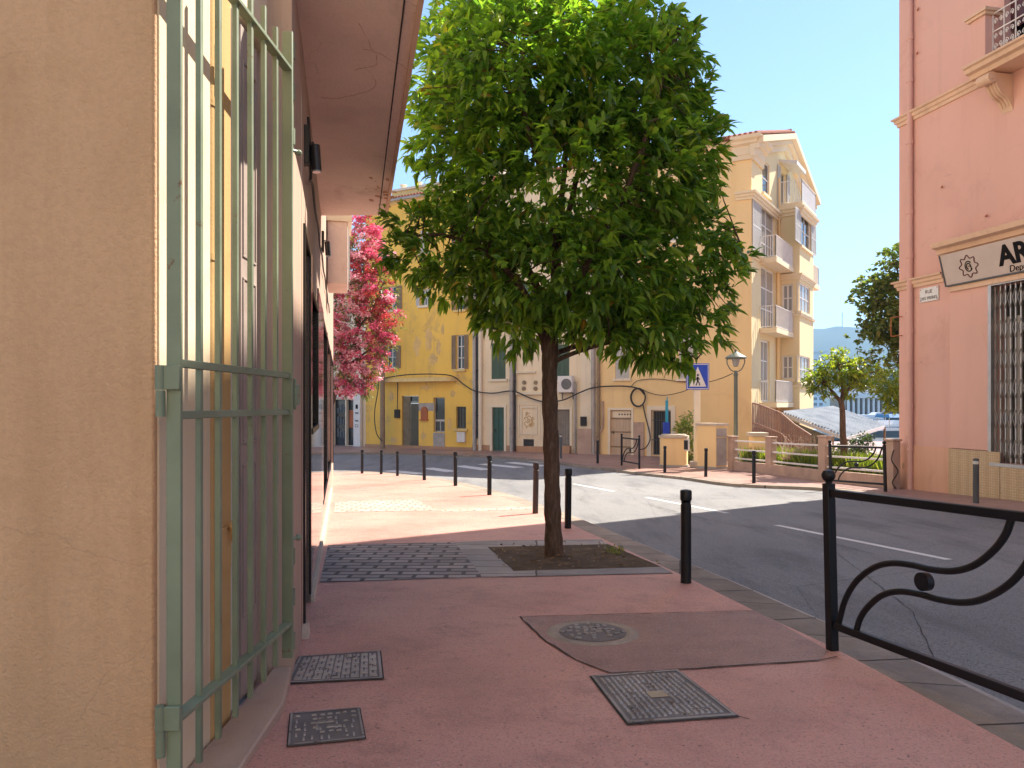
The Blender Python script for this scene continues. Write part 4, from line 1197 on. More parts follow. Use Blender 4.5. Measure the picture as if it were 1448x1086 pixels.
# ledge
a0, a1, z0, z1 = FY.rect(540, 530.5, 646, 540)
mb = MB()
pl = [FY.pt(a0, z0, 0), FY.pt(a0, z0, .62)] + [FY.pt(a1-.6+.6*math.sin(k*math.pi/10), z0, .02+.6*math.cos(k*math.pi/10)) for k in range(6)]
mb.prism(pl, (0, 0, .16)); mb.prism([p + Vector((0, 0, .162)) for p in pl], (0, 0, .06))
mb.build("ledge", M['yellow_trim'], yel, smooth=False, label="thin dirty ledge with rounded end above the doors")
window(FY, R_up, yel, shutters='open', smat='shutter_brown', sill='yellow_trim', fm='white', rows=3)
window(FY, R_up2, yel, shutters='open', smat='shutter_white', sill='cream_trim')
window(FY, R_up3, yel, shutters='open', smat='shutter_brown', sill='yellow_trim')
window(FY, R_l1, yel, shutters='open', smat='shutter_brown', sill='cream_trim'); window(FY, R_l2, yel, shutters='open', smat='shutter_brown', sill='cream_trim')
window(FY, R_t1, yel, shutters='closed', smat='shutter_white', sill='cream_trim'); window(FY, R_t2, yel, shutters='open', smat='shutter_brown', sill='cream_trim')
a0, a1, z0, z1 = R_win
zs = zt(FY, 621, 594.5)
w = window(FY, (a0, a1, zs, z1), yel, rows=1, cols=1, fm='zinc'); window(FY, (a0, a1, z0, zs-.01), yel, rows=1, cols=2, fm='zinc')
ap = FY.rect(613, 612, 629, 631); mb = MB(); mb.fbox(FY, ap[0], ap[1], -1.0, ap[3], .002, .03); mb.build("panel", M['concrete'], yel, smooth=False, label="pale render patch under the window")
window(FY, R_small, yel, rows=1, cols=3, fm='dark_wood', sill='yellow_trim')
a0, a1, z0, z1 = R_door
mb = MB(); mb.fbox(FY, a0+.01, a0+(a1-a0)*.45, -.93, z1-.02, -.16, -.11); mb.fbox(FY, a0+.06, a0+(a1-a0)*.41, -.5, z1-.35, -.105, -.09); dl = mb.build("door", M['door_old'], yel, smooth=False, label="worn pale brown door leaf")
mb = MB(); mb.fbox(FY, a0+(a1-a0)*.46, a1-.01, -.93, z1-.45, -.2, -.15); mb.fbox(FY, a0+(a1-a0)*.46, a1-.01, z1-.43, z1-.36, -.2, -.13)
for q0, q1 in ((-.75, .15), (.3, z1-.6)): mb.fbox(FY, a0+(a1-a0)*.55, a1-.12, q0, q1, -.148, -.135)
d2 = mb.build("door", M['dark_wood'], yel, smooth=False, label="dark olive panelled door leaf")
mb = MB(); mb.lathe(FY.pt(a0+(a1-a0)*.40, .15, -.08), [(.03, 0), (.035, .03), (.002, .06)], 10); mb.build("handle", M['pit_dark'], dl)
mb = MB(); mb.fbox(FY, a0, a1, z1-.35, z1-.01, -.24, -.2); mb.build("transom", M['glass'], yel, smooth=False)
r = FY.rect(596, 577, 605, 593); mb = MB()
mb.fbox(FY, r[0], r[1], r[2], r[3]-.1, 0.0, .08); mb.tube([FY.pt((r[0]+r[1])/2, r[3]-.12, .0), FY.pt((r[0]+r[1])/2, r[3]-.12, .085)], (r[1]-r[0])/2*.9, 14)
mb.fbox(FY, r[0]-.06, r[1]+.06, r[2]-.07, r[2]-.002, 0.0, .12)
tag(mb.build("wall_niche", M['rust_red'], None, smooth=False), "small rust red niche between the doors of the yellow house", "niche")
r = FY.rect(648, 612, 659, 625); mb = MB(); mb.fbox(FY, *r, 0.002, .16); mb.fbox(FY, r[0]-.03, r[1]+.03, r[3]+.002, r[3]+.05, 0.002, .2); tag(mb.build("meter_box", M['enamel'], None, smooth=False), "white meter box low on the yellow house", "meter box")
r = FY.rect(560, 579, 566, 591); mb = MB(); mb.fbox(FY, *r, 0.002, .18); mb.tube([FY.pt((r[0]+r[1])/2, r[3], .09), FY.pt((r[0]+r[1])/2, zt(FY, 562, 541), .05)], .025, 6); tag(mb.build("meter_box", M['pit_dark'], None, smooth=False), "small dark meter box left of the yellow house door", "meter box")
fp_ = MB(); rg = random.Random(17)
for (x, y, w, h) in ((590, 488, 7, 16), (606, 480, 8, 18), (620, 492, 5, 14), (612, 508, 9, 10), (626, 466, 4, 9), (553, 560, 6, 8), (636, 600, 4, 10), (598, 616, 5, 7), (556, 622, 8, 6), (603, 548, 12, 4), (640, 557, 6, 5)):
    c_ = FY.px(x, y); s_ = 41/F; n_ = 22
    fp_.add([FY.pt(c_[0]+w*s_*math.cos(2*math.pi*k/n_)*rg.uniform(.5, 1.15), c_[1]+h*s_*math.sin(2*math.pi*k/n_)*rg.uniform(.6, 1.15), .004) for k in range(n_)], [tuple(range(n_))])
fp_.build("stain", M['yellow_faded'], yel, smooth=False, recalc=False)
# grubby bare patches of the render
pt = MB()
for (x0, y0, x1, y1) in ((592, 570, 614, 581),):
    r = FY.rect(x0, y0, x1, y1); pt.fbox(FY, *r, 0.001, .006)
pt.build("bare_patch", M['concrete'], yel, smooth=False)
mb = MB(); mb.fbox(FY, 0, FY.len, -1.35, -.78, 0.003, .05); mb.build("plinth", M['plinth'], yel, smooth=False)

# ---- white shop left of it
wsh = thing("corner_shop", "pale shop with dark shelves seen under the pink blossom", "shop", base(FW))
rs1 = FW.rect(471, 565, 488, 630); rs2 = FW.rect(489.5, 565, 502, 630); rs3 = FW.rect(405, 565, 462, 630)
mb = MB(); mb.wall(FW, 0, FW.len, -1.4, 9.5, [rs1, rs2, rs3], .3)
mb.add([FW.pt(0, 9.5), FW.pt(FW.len, 9.5), FW.pt(FW.len, 9.5, -9), FW.pt(0, 9.5, -9)], [(0, 1, 2, 3)]); mb.build("wall", M['cream_trim'], wsh, smooth=False)
for rr in (rs1, rs2, rs3): window(FW, rr, wsh, depth=.28, cols=1, rows=1, fm='black_frame', name="shop_window")
mb = MB(); rg = random.Random(2)
for i in range(3):
    for z in (-.4, .35, 1.1):
        a = rs1[0]+.15+i*.22; mb.fbox(FW, a, a+.16, z, z+rg.uniform(.3, .55), -.24, -.2)
mb.build("display", M['grey_paint'], wsh, smooth=False)
r = FW.rect(491, 580, 501, 605); mb = MB(); mb.fbox(FW, r[0], r[1], r[2], r[3], -.24, -.2); mb.build("display", M['rust_red'], wsh, smooth=False, label="dull red panel behind the shop glass")
r = FW.rect(468, 547, 503, 563); sgn = thing("shop_sign", "white sign board over the pale corner shop, red letter at its left", "sign", tuple(FW.pt(r[0], r[2], .1)))
mb = MB(); mb.fbox(FW, r[0], r[1], r[2], r[3], .002, .10); mb.build("board", M['enamel'], sgn, smooth=False)
def text(s, fc, a, z, d, size, mat, parent, name="lettering", ext=.006, align='CENTER', shear=0, slope=0.0, bold=0.0):
    cu = bpy.data.curves.new("t", 'FONT'); cu.body = s; cu.size = size; cu.extrude = ext; cu.align_x = align; cu.shear = shear; cu.offset = bold
    to = bpy.data.objects.new("t", cu); COL.objects.link(to)
    bpy.context.view_layer.update()
    me = to.evaluated_get(bpy.context.evaluated_depsgraph_get()).to_mesh()
    mb = MB()
    n = Vector((fc.n.x, fc.n.y, 0))
    mb.v = [fc.pt(a+v.co.x, z+v.co.y, d + slope*v.co.y) + n*v.co.z for v in me.vertices]
    mb.f = [tuple(p.vertices) for p in me.polygons]
    bpy.data.objects.remove(to)
    return mb.build(name, mat, parent, smooth=False)
text("E", FW, FW.px(474, 560)[0], zt(FW, 474, 561), .107, .5, M['red_letter'], sgn)
r2 = FW.rect(504, 545, 513.5, 632)
pil = thing("sign_pillar", "white sign pillar marked C1 beside the corner shop", "sign", tuple(FW.pt(r2[0], -1, .1)))
mb = MB(); mb.fbox(FW, r2[0], r2[1], -1.0, r2[3], .104, .28); mb.build("board", M['enamel'], pil, smooth=False)
ac = (r2[0]+r2[1])/2
text("C1", FW, ac, zt(FW, 509, 604), .286, .26, M['sign_black'], pil)
for y in (556, 585, 596): mb = MB(); mb.fbox(FW, ac-.13, ac+.13, zt(FW, 509, y), zt(FW, 509, y)+.09, .282, .288); mb.build("printed_line", M['grey_paint'], pil, smooth=False)
mb = MB(); mb.fbox(FW, ac-.09, ac+.09, zt(FW, 509, 578), zt(FW, 509, 572), .282, .288); mb.build("printed_line", M['sign_black'], pil, smooth=False)
# utility pole in front of the yellow house
up_ = FY.pt(FY.px(541, 600, 1.0)[0], -1.0, 1.0)
mb = MB(); mb.cyl((up_.x, up_.y, -1.0), (up_.x, up_.y, 7.5), .15, .12, 14)
upo = thing("utility_pole", "weathered grey brown pole standing before the yellow house", "pole", tuple(up_)); mb.build("shaft", M['shutter_brown'], upo)
mb = MB(); mb.tube(spline([up_+Vector((-.17, -.1, 7)), up_+Vector((-.2, -.1, 4)), up_+Vector((-.45, -.1, 2.2)), up_+Vector((-.35, -.1, 1)), up_+Vector((.0, -.2, .5))], 6), .03, 6); mb.build("cable", M['cable'], upo)

# ---- cream house
crm = thing("cream_house", "cream house with green shutters and downpipes behind the tree trunk", "house", base(FC))
ZC = ZY + .2
rw1 = FC.rect(695, 485, 715, 536); rw2 = FC.rect(787, 487, 805, 537); rd1 = FC.rect(696, 576, 713, 640); rd2 = FC.rect(785, 579, 806, 634)
rw3 = FC.rect(695, 395, 715, 446); rw4 = FC.rect(787, 397, 805, 447); rw5 = FC.rect(740, 397, 757, 447); rw6 = FC.rect(695, 310, 715, 357); rw7 = FC.rect(787, 310, 805, 357)
rg1 = FC.rect(740, 621, 755, 632)
hs = [rw1, rw2, rd1, rd2, rw3, rw4, rw5, rw6, rw7, rg1]
mb = MB(); mb.wall(FC, 0, FC.len, -1.4, ZC, hs, .2); mb.build("wall", M['cream_house'], crm, smooth=False)
band(FC, -.05, FC.len+.1, ZC+.02, CORN, crm, 'cream_trim')
mb = MB(); mb.add([FC.pt(-.1, ZC+.03, .35), FC.pt(FC.len+.1, ZC+.03, .35), FC.pt(FC.len+.1, ZC+1.3, -4.5), FC.pt(-.1, ZC+1.3, -4.5)], [(0, 1, 2, 3)])
for i in range(int(FC.len/.22)): mb.tube([FC.pt(i*.22, ZC+.08, .36), FC.pt(i*.22, ZC+1.35, -4.5)], .11, 6)
mb.build("roof", M['roof'], crm)
for rr in (rw1, rw2, rw3, rw4, rw5, rw6, rw7): window(FC, rr, crm, shutters='closed', smat='shutter_green', sill='cream_trim')
def plank_door(fc, r, parent, mat, fm, n=4, panels=False, handle=True, zb=-.93, fwid=.14):
    a0, a1, z0, z1 = r
    mb = MB(); w = (a1-a0)/n
    for i in range(n): mb.fbox(fc, a0+w*i+.008, a0+w*(i+1)-.008, zb, z1-.01, -.14, -.1)
    mb.fbox(fc, a0, a1, zb, z1, -.145, -.125)
    if panels:
        for q0, q1 in ((zb+.15, zb+.9), (zb+1.05, z1-.2)): mb.fbox(fc, a0+.1, a0+(a1-a0)*.47, q0, q1, -.098, -.085); mb.fbox(fc, a0+(a1-a0)*.53, a1-.1, q0, q1, -.098, -.085)
    d = mb.build("door", M[mat], parent, smooth=False)
    mb = MB(); mb.fbox(fc, a0-fwid, a0-.002, zb, z1+fwid, .002, .05); mb.fbox(fc, a1+.002, a1+fwid, zb, z1+fwid, .002, .05); mb.fbox(fc, a0-.002, a1+.002, z1+.002, z1+fwid, .002, .05); mb.build("frame", M[fm], d, smooth=False)
    if handle: mb = MB(); mb.lathe(fc.pt(a0+.14, .15, -.06), [(.03, 0), (.03, .1)], 8); mb.build("handle", M['pit_dark'], d)
    return d
plank_door(FC, rd1, crm, 'door_green', 'cream_trim', 2, True)
plank_door(FC, rd2, crm, 'door_grey', 'cream_trim', 6)
st = FC.rect(785, 630, 806, 636); mb = MB(); mb.fbox(FC, st[0]-.1, st[1]+.1, -1.0, st[3], .052, .35); mb.build("step", M['plinth'], crm, smooth=False)
window(FC, rg1, crm, depth=.1, cols=1, rows=5, fm='grey_paint', gm='pit_dark', name="vent_grille", fw=.03)
mb = MB(); mb.fbox(FC, 0.02, rd1[0]-.16, -1.35, -.62, .003, .04); mb.fbox(FC, rd1[1]+.16, rd2[0]-.16, -1.35, -.62, .003, .04); mb.build("plinth", M['plinth'], crm, smooth=False)
# plaque with moulded frame and relief
r = FC.rect(738.5, 577, 758, 612); pq = MB()
for k, g in enumerate((.0, .16, .3)):
    e = .05-.012*k
    pq.fbox(FC, r[0]-g-.09, r[0]-g, r[2]-g-.09, r[3]+g+.09, .002, e); pq.fbox(FC, r[1]+g, r[1]+g+.09, r[2]-g-.09, r[3]+g+.09, .002, e)
    pq.fbox(FC, r[0]-g, r[1]+g, r[3]+g, r[3]+g+.09, .002, e)
    if k == 0: pq.fbox(FC, r[0], r[1], r[2]-.09, r[2], .002, e)
plq = pq.build("wall_panel", M['cream_trim'], crm, smooth=False, label="moulded blind panel with a small relief")
rl = MB(); rg = random.Random(8); cx_, cz_ = (r[0]+r[1])/2, (r[2]+r[3])/2+.05
for i in range(16):
    a, z = cx_+rg.uniform(-.24, .24), cz_+rg.uniform(-.42, .38); q = rg.uniform(.05, .1)
    rl.tube([FC.pt(a+q*math.cos(k*.8), z+q*math.sin(k*.8), .012) for k in range(7)], .014, 5)
rl.build("relief", M['ochre'], plq)
for x, y in ((741.5, 541), (757.7, 541), (741, 549.5), (757.5, 549.5)):
    a, z = FC.px(x, y); mb = MB(); mb.tube([FC.pt(a, z, .0), FC.pt(a, z, .05)], .115, 14); mb.build("round_vent", M['shutter_brown'], crm)
rl = MB(); r = FC.rect(731, 525, 758, 527.5); rl.fbox(FC, *r, .002, .14); r = FC.rect(731, 555, 768, 558); rl.fbox(FC, *r, .002, .16); rl.build("ledge", M['cream_trim'], crm, smooth=False)
r = FC.rect(822, 470, 843, 646); mb = MB(); mb.fbox(FC, r[0], r[1], -1.2, ZC-.4, .003, .14); mb.build("pilaster", M['cream_trim'], crm, smooth=False)
r = FC.rect(820, 606, 839, 642); mb = MB(); mb.fbox(FC, r[0], r[1], -1.2, r[3], .143, .32); mb.build("pilaster_base", M['pink_stone'], crm, smooth=False)
r = FC.rect(823, 589, 831, 602); mb = MB(); mb.fbox(FC, *r, .143, .26); mb.fbox(FC, r[0]+.04, r[1]-.04, r[2]+.15, r[3]-.1, .262, .27); tag(mb.build("letter_box", M['pit_dark'], None, smooth=False), "dark letter box on the cream pilaster right of the trunk", "letter box")
pipe_on(FC, 671, 250, 637, .10, crm); pipe_on(FC, 679, 250, 637, .10, crm, 'cream_trim'); pipe_on(FC, 674.5, 300, 620, .045, crm, 'pit_dark'); pipe_on(FC, 723.5, 300, 640, .11, crm, 'zinc'); pipe_on(FC, 728, 440, 638, .05, crm, 'pit_dark')
pipe_on(FC, 813, 540, 640, .07, crm, 'zinc'); pipe_on(FC, 838.5, 300, 646, .10, crm, 'zinc', .2)
# air conditioner
r = FC.rect(793, 532, 813, 555); ac_ = thing("air_conditioner", "white air conditioner unit on the cream house wall right of the trunk", "air conditioner", tuple(FC.pt(r[0], r[2], .2)))
mb = MB(); mb.fbox(FC, *r, .12, .46); mb.build("casing", M['white'], ac_, bevel=.02)
am, zm = (r[0]+r[1])/2+.1, (r[2]+r[3])/2; mb = MB()
for q in (.07, .14, .21, .28): mb.tube([FC.pt(am+q*math.cos(k*math.pi/10), zm+q*math.sin(k*math.pi/10), .475) for k in range(20)], .012, 5, closed=True)
mb.build("fan_guard", M['zinc'], ac_)
mb = MB(); mb.tube([FC.pt(am, zm, .462), FC.pt(am, zm, .466)], .29, 24); mb.build("fan", M['grey_paint'], ac_)
mb = MB()
for a in (r[0]+.1, r[1]-.1): mb.fbox(FC, a-.02, a+.02, r[2]-.06, r[2]-.02, .0, .46); mb.fbox(FC, a-.02, a+.02, r[2]-.35, r[2]-.06, .0, .04)
mb.build("bracket", M['grey_paint'], ac_, smooth=False)

# ---- beige house with the gable end
FGu = Vector((.551, .835)).normalized()
FG = Fac(C0, C0 + FGu*12.3)
bei = thing("gabled_house", "tall beige house with a pale balconied gable end and red tile roof", "house", (C0.x, C0.y, -1.0))
ZE = EYE + (HY-197)/F*34.5
ZP = ZE + 1.75
rB1 = FB.rect(870, 478, 890, 535); rB2 = FB.rect(863, 580, 893, 644); rB3 = FB.rect(921, 580, 949, 645)
rBx = [FB.rect(870, 380, 890, 432), FB.rect(945, 380, 968, 440), FB.rect(870, 290, 890, 340), FB.rect(945, 280, 968, 340), FB.rect(960, 470, 980, 535)]
mb = MB(); mb.wall(FB, 0, FB.len, -1.4, ZE, [rB1, rB2, rB3]+rBx, .2); mb.build("wall", M['beige'], bei, smooth=False)
for rr in [rB1]+rBx: window(FB, rr, bei, shutters='closed', smat='shutter_white', sill='cream_trim')
d = plank_door(FB, rB2, bei, 'door_beige', 'cream_trim', 7, fwid=.12)
hm = MB(); a0, a1, z0, z1 = rB2
for y in (592, 611, 632): z = zt(FB, 878, y); hm.fbox(FB, a0-.05, a1+.02, z-.04, z+.04, -.098, -.08)
hm.build("hinge_strap", M['shutter_brown'], d, smooth=False)
mb = MB(); zz = zt(FB, 878, 586); mb.fbox(FB, a0+.1, a1-.1, zz-.16, zz+.16, -.098, -.085); np_ = mb.build("name_board", M['cream_trim'], d, smooth=False)
mb = MB()
for i in range(7): mb.fbox(FB, a0+.42+i*.15, a0+.50+i*.15, zz-.04, zz+.04, -.084, -.078)
mb.build("printed_line", M['grey_paint'], d, smooth=False)
a0, a1, z0, z1 = rB3; w = window(FB, rB3, bei, depth=.2, cols=1, rows=1, fm='cream_trim', gm='pit_dark')
mb = MB()
for i in range(1, 8): a = a0+(a1-a0)*i/8; mb.fbox(FB, a-.012, a+.012, z0+.05, z1-.05, -.09, -.066)
for z in (z0+.8, z1-.5): mb.fbox(FB, a0, a1, z-.015, z+.015, -.064, -.05)
mb.build("bars", M['grey_paint'], w, smooth=False)
mb = MB(); g = .22; mb.fbox(FB, a0-g, a0-.002, z0-.1, z1+g, .002, .05); mb.fbox(FB, a1+.002, a1+g, z0-.1, z1+g, .002, .05); mb.fbox(FB, a0-.002, a1+.002, z1+.002, z1+g, .002, .05); mb.build("surround", M['cream_trim'], w, smooth=False)
r = FB.rect(897, 597, 911, 645); mb = MB(); mb.fbox(FB, r[0], r[1], -1.2, r[3], .002, .07); mb.build("buttress", M['pink_stone'], bei, smooth=False)
mb = MB(); mb.fbox(FB, a0-.4, a1+.4, -1.2, z0-.12, .002, .30); mb.build("step", M['plinth'], bei, smooth=False)
pipe_on(FB, 846.5, 300, 646, .07, bei, 'shutter_brown')
p1 = FB.px(853, 565)[0]; mb = MB(); mb.tube(spline([FB.pt(p1, zt(FB, 853, 567), .08), FB.pt(p1, zt(FB, 853, 600), .08), FB.pt(p1-.15, zt(FB, 853, 612), .1), FB.pt(p1-.35, zt(FB, 853, 622), .1), FB.pt(p1-.35, -.9, .1)], 5), .05, 8); mb.build("downpipe", M['pink_stone'], bei)
# corner pilaster and mouldings running round the corner
r = FB.rect(1041, 300, 1063, 310); pa0 = r[0]
mb = MB(); mb.fbox(FB, pa0, FB.len, -1.3, ZE-.5, .003, .10); mb.build("corner_pilaster", M['beige'], bei, smooth=False)
hG = []
rt = FG.rect(1078, 229, 1088, 276)
rf1 = FG.rect(1075, 296, 1096, 361); rf2 = FG.rect(1076, 380, 1096, 460); rf3 = FG.rect(1076, 481, 1087, 545)
def bz(py): return EYE + (HY-py)/F*35.0
Z1, Z2, Z3 = zt(FG, 1072, 364), zt(FG, 1071, 463), zt(FG, 1070, 569)       # balcony floor levels
rf1 = (rf1[0], rf1[1], Z1+.03, rf1[3]); rf2 = (rf2[0], rf2[1], Z2+.03, rf2[3]); rf3 = (rf3[0], rf3[1]+.2, Z3+.03, rf3[3])
A_b, D_b, W_b = 4.85, 1.08, 3.35
ZB = zt(FG, 1099, 296)
rtd = (A_b+.45, A_b+1.75, ZB+.05, ZB+2.35)
hG = [rt, rf1, rf2, rf3, rtd]
mb = MB(); mb.wall(FG, 0, FG.len, -1.4, ZE, hG, .2)
mb.add([FG.pt(0, ZE), FG.pt(FG.len, ZE), FG.pt(FG.len/2, ZP)], [(0, 1, 2)])
mb.build("gable_wall", M['pale_yellow'], bei, smooth=False)
FGR = Fac(FG.pt(FG.len, 0).to_2d(), (FG.pt(FG.len, 0) + Vector((FB.u.x*-8, FB.u.y*-8, 0))).to_2d())
mb = MB(); mb.wall(FGR, 0, FGR.len, -1.4, ZE, [], .2); mb.build("far_side_wall", M['beige'], bei, smooth=False)
MOLD = [(.003, -.36), (.07, -.36), (.08, -.25), (.15, -.23), (.16, -.13), (.24, -.10), (.26, 0), (.003, 0)]
nB, nG = Vector((*FB.n, 0)), Vector((*FG.n, 0))
def corner_band(z, a_from, s_to, prof, mat, name="moulding", db=.1):
    k = (nB + nG); k = k/(k.dot(nB))
    mb = MB(); mb.sweep([(FB.pt(a_from, z, db), nB), (Vector((C0.x, C0.y, z)) + nB*db, k), (FG.pt(s_to, z, 0.0), nG)], prof)
    return mb.build(name, M[mat], bei, smooth=False)
BIG = [(.003, -1.0), (.10, -1.0), (.12, -.8), (.16, -.78), (.18, -.4), (.34, -.33), (.36, -.22), (.50, -.14), (.54, 0), (.003, 0)]
corner_band(ZE+.05, pa0-.15, 1.75, BIG, 'pale_trim', "cornice")
band(FB, 0, pa0-.16, ZE+.03, CORN, bei, 'pale_trim', "eave_cornice")
zb1 = zt(FG, 1063, 271)
corner_band(zb1, pa0, A_b, MOLD, 'pale_trim'); corner_band(Z1+.02, pa0, 1.25, [(x*.8, z*.6) for x, z in MOLD], 'pale_trim')
# bay
cL, cR, cO = FG.pt(A_b, 0).to_2d(), FG.pt(A_b+W_b, 0).to_2d(), FG.pt(A_b, 0, D_b).to_2d()
FBL = Fac(cL, cO); FBF = Fac(cO, FG.pt(A_b+W_b, 0, D_b).to_2d())
if FBL.n.dot(Vector((-1, -1))) < 0: FBL.n = -FBL.n
sf = lambda x0, y0, x1, y1: FBF.rect(x0, y0, x1, y1)
bw = [sf(1131.5, 306, 1146, 352), sf(1130.5, 403, 1145.5, 443), sf(1130, 504, 1145, 541)]
bl_ = [FBL.rect(1106, 402, 1121.5, 441), FBL.rect(1106, 503, 1121.5, 536)]
mb = MB(); mb.wall(FBF, 0, W_b, -1.3, ZB, bw, .12); mb.wall(FBL, 0, FBL.len, -1.3, ZB, bl_, .12)
FBR = Fac(FG.pt(A_b+W_b, 0, D_b).to_2d(), cR)
mb.wall(FBR, 0, FBR.len, -1.3, ZB, [], .12)
mb.add([FG.pt(A_b, ZB), FG.pt(A_b+W_b, ZB), FG.pt(A_b+W_b, ZB, D_b), FG.pt(A_b, ZB, D_b)], [(0, 1, 2, 3)])
mb.build("bay", M['pale_yellow'], bei, smooth=False, label="square projecting bay carrying the top balcony")
for r in bw[:1]: window(FBF, r, bei, depth=.12, fm='white', cols=2, rows=2, shutters='open', smat='shutter_white', sill='pale_trim')
for r in bw[1:]: window(FBF, r, bei, depth=.11, fm='white', cols=3, rows=2, gm='curtain_glass', sill='pale_trim')
for r in bl_: window(FBL, r, bei, depth=.11, fm='white', cols=2, rows=2, gm='curtain_glass', sill='pale_trim', fw=.08)
def bay_band(z, prof, mat, name="moulding"):
    nl, nf = Vector((*FBL.n, 0)), nG
    k1, k2 = (nl+nf), (nf-nl)
    k1 = k1/k1.dot(nf); k2 = k2/k2.dot(nf)
    o, e = FG.pt(A_b, z, D_b), FG.pt(A_b+W_b, z, D_b)
    mb = MB(); mb.sweep([(FG.pt(A_b, z, .02), nl), (o, k1), (e, k2), (FG.pt(A_b+W_b, z, .02), -nl)], prof); return mb.build(name, M[mat], bei, smooth=False)
bay_band(ZB+.03, [(x*1.1, z*1.2) for x, z in MOLD], 'pale_trim', "cornice")
bay_band(zt(FBF, 1138, 391), [(x*.6, z*.8) for x, z in MOLD], 'pale_trim')
for fl in (Z2+.2,): pass
for r in (bw[1], bw[2]): bay_band(r[2]-.14, [(.003, -.12), (.08, -.12), (.1, 0), (.003, 0)], 'pale_trim', "sill_band")
# balconies
def balcony(a0, a1, d, z, name="balcony", h=1.05, solid=False, side_r=False):
    mb = MB(); mb.fbox(FG, a0, a1, z-.24, z, .005, d)
    b_ = mb.build(name, M['pale_trim'], bei, smooth=False)
    mb = MB(); st_ = .11
    def run(p, q):
        n = max(2, int((q-p).length/st_)); 
        for i in range(n+1):
            c = p.lerp(q, i/n); mb.bar(c + Vector((0, 0, .04)), c + Vector((0, 0, h)), .022, .022, (1, 0, 0))
        for zz in (.06, h): mb.bar(p + Vector((0, 0, zz)), q + Vector((0, 0, zz)), .04, .03)
    c0, c1, c2, c3 = FG.pt(a0+.05, z, .03), FG.pt(a0+.05, z, d-.06), FG.pt(a1-.03, z, d-.06), FG.pt(a1-.03, z, .03)
    run(c0, c1); run(c1, c2)
    if side_r: run(c2, c3)
    if solid:
        mb.bar(c1 + Vector((0, 0, .55)), c2 + Vector((0, 0, .55)), .015, .9)
    mb.build("railing", M['white'], b_, smooth=False)
    return b_
for z in (Z1, Z2, Z3): balcony(1.30, A_b-.02, .80, z)
balcony(A_b-.05, A_b+W_b+.05, D_b+.16, ZB+.27, h=1.15, solid=True, side_r=True)
balcony(A_b+W_b+.02, A_b+W_b+2.4, .95, Z1-.2, side_r=True)
for r, rows in ((rf1, 3), (rf2, 3), (rf3, 3)):
    window(FG, r, bei, depth=.16, cols=2, rows=rows, fm='white', gm='curtain_glass', fw=.09, shutters='left' if r is rf1 else None, smat='shutter_white', name="french_window")
window(FG, rtd, bei, depth=.16, cols=2, rows=1, fm='white', shutters='open', smat='shutter_white', name="french_window")
window(FG, rt, bei, depth=.12, cols=1, rows=2, fm='white', shutters=None, sill='pale_trim')
aw = MB(); aw.prism([FG.pt(rtd[0]-.2, rtd[3]+.35, .01), FG.pt(rtd[0]-.2, rtd[3]+.15, .9), FG.pt(rtd[0]-.2, rtd[3]-.05, .9), FG.pt(rtd[0]-.2, rtd[3]+.25, .01)], FG.pt(rtd[1]+.6, 0)-FG.pt(rtd[0]-.2, 0)); aw.build("awning", M['white'], bei, smooth=False)
mb = MB(); p = FG.pt(A_b-.12, 0, .1); mb.cyl((p.x, p.y, -1), (p.x, p.y, ZE-.6), .055, seg=10); p = FG.pt(A_b-.40, 0, .1); mb.cyl((p.x, p.y, -1), (p.x, p.y, zb1-2), .07, seg=10); mb.build("downpipe", M['beige'], bei)
# gable cornice and roof
rk = MB()
for a, b in ((Vector((-.35, ZE-.02)), Vector((6.15, ZP+.30))), (Vector((12.65, ZE-.02)), Vector((6.15, ZP+.30)))):
    for d0, d1, h0, h1 in ((.004, .62, -.30, .0), (.004, .42, -.52, -.302), (.004, .22, -.85, -.522)):
        rk.prism([FG.pt(a.x, a.y+h0, d0), FG.pt(b.x, b.y+h0, d0), FG.pt(b.x, b.y+h1, d0), FG.pt(a.x, a.y+h1, d0)], nG*(d1-d0))
rk.build("gable_cornice", M['pale_trim'], bei, smooth=False)
back = Vector((-FB.u.x, -FB.u.y, 0))*FB.len*1.0
E0, E1, PK = FG.pt(-.45, ZE+.02, .55), FG.pt(12.75, ZE+.02, .55), FG.pt(6.15, ZP+.36, .55)
rf = MB()
rf.prism([E0, PK, PK+Vector((0, 0, .08)), E0+Vector((0, 0, .08))], back); rf.prism([PK, E1, E1+Vector((0, 0, .08)), PK+Vector((0, 0, .08))], back)
nrow = int(back.length/.24)
for i in range(1, nrow):
    o = back*(i/nrow); rf.tube([E0+o+Vector((0, 0, .10)), PK+o+Vector((0, 0, .10))], .085, 6); rf.tube([E1+o+Vector((0, 0, .10)), PK+o+Vector((0, 0, .10))], .085, 6)
rf.tube([PK+back*.02+Vector((0, 0, .12)), PK+back+Vector((0, 0, .12))], .10, 8)
rf.build("roof", M['roof'], bei)

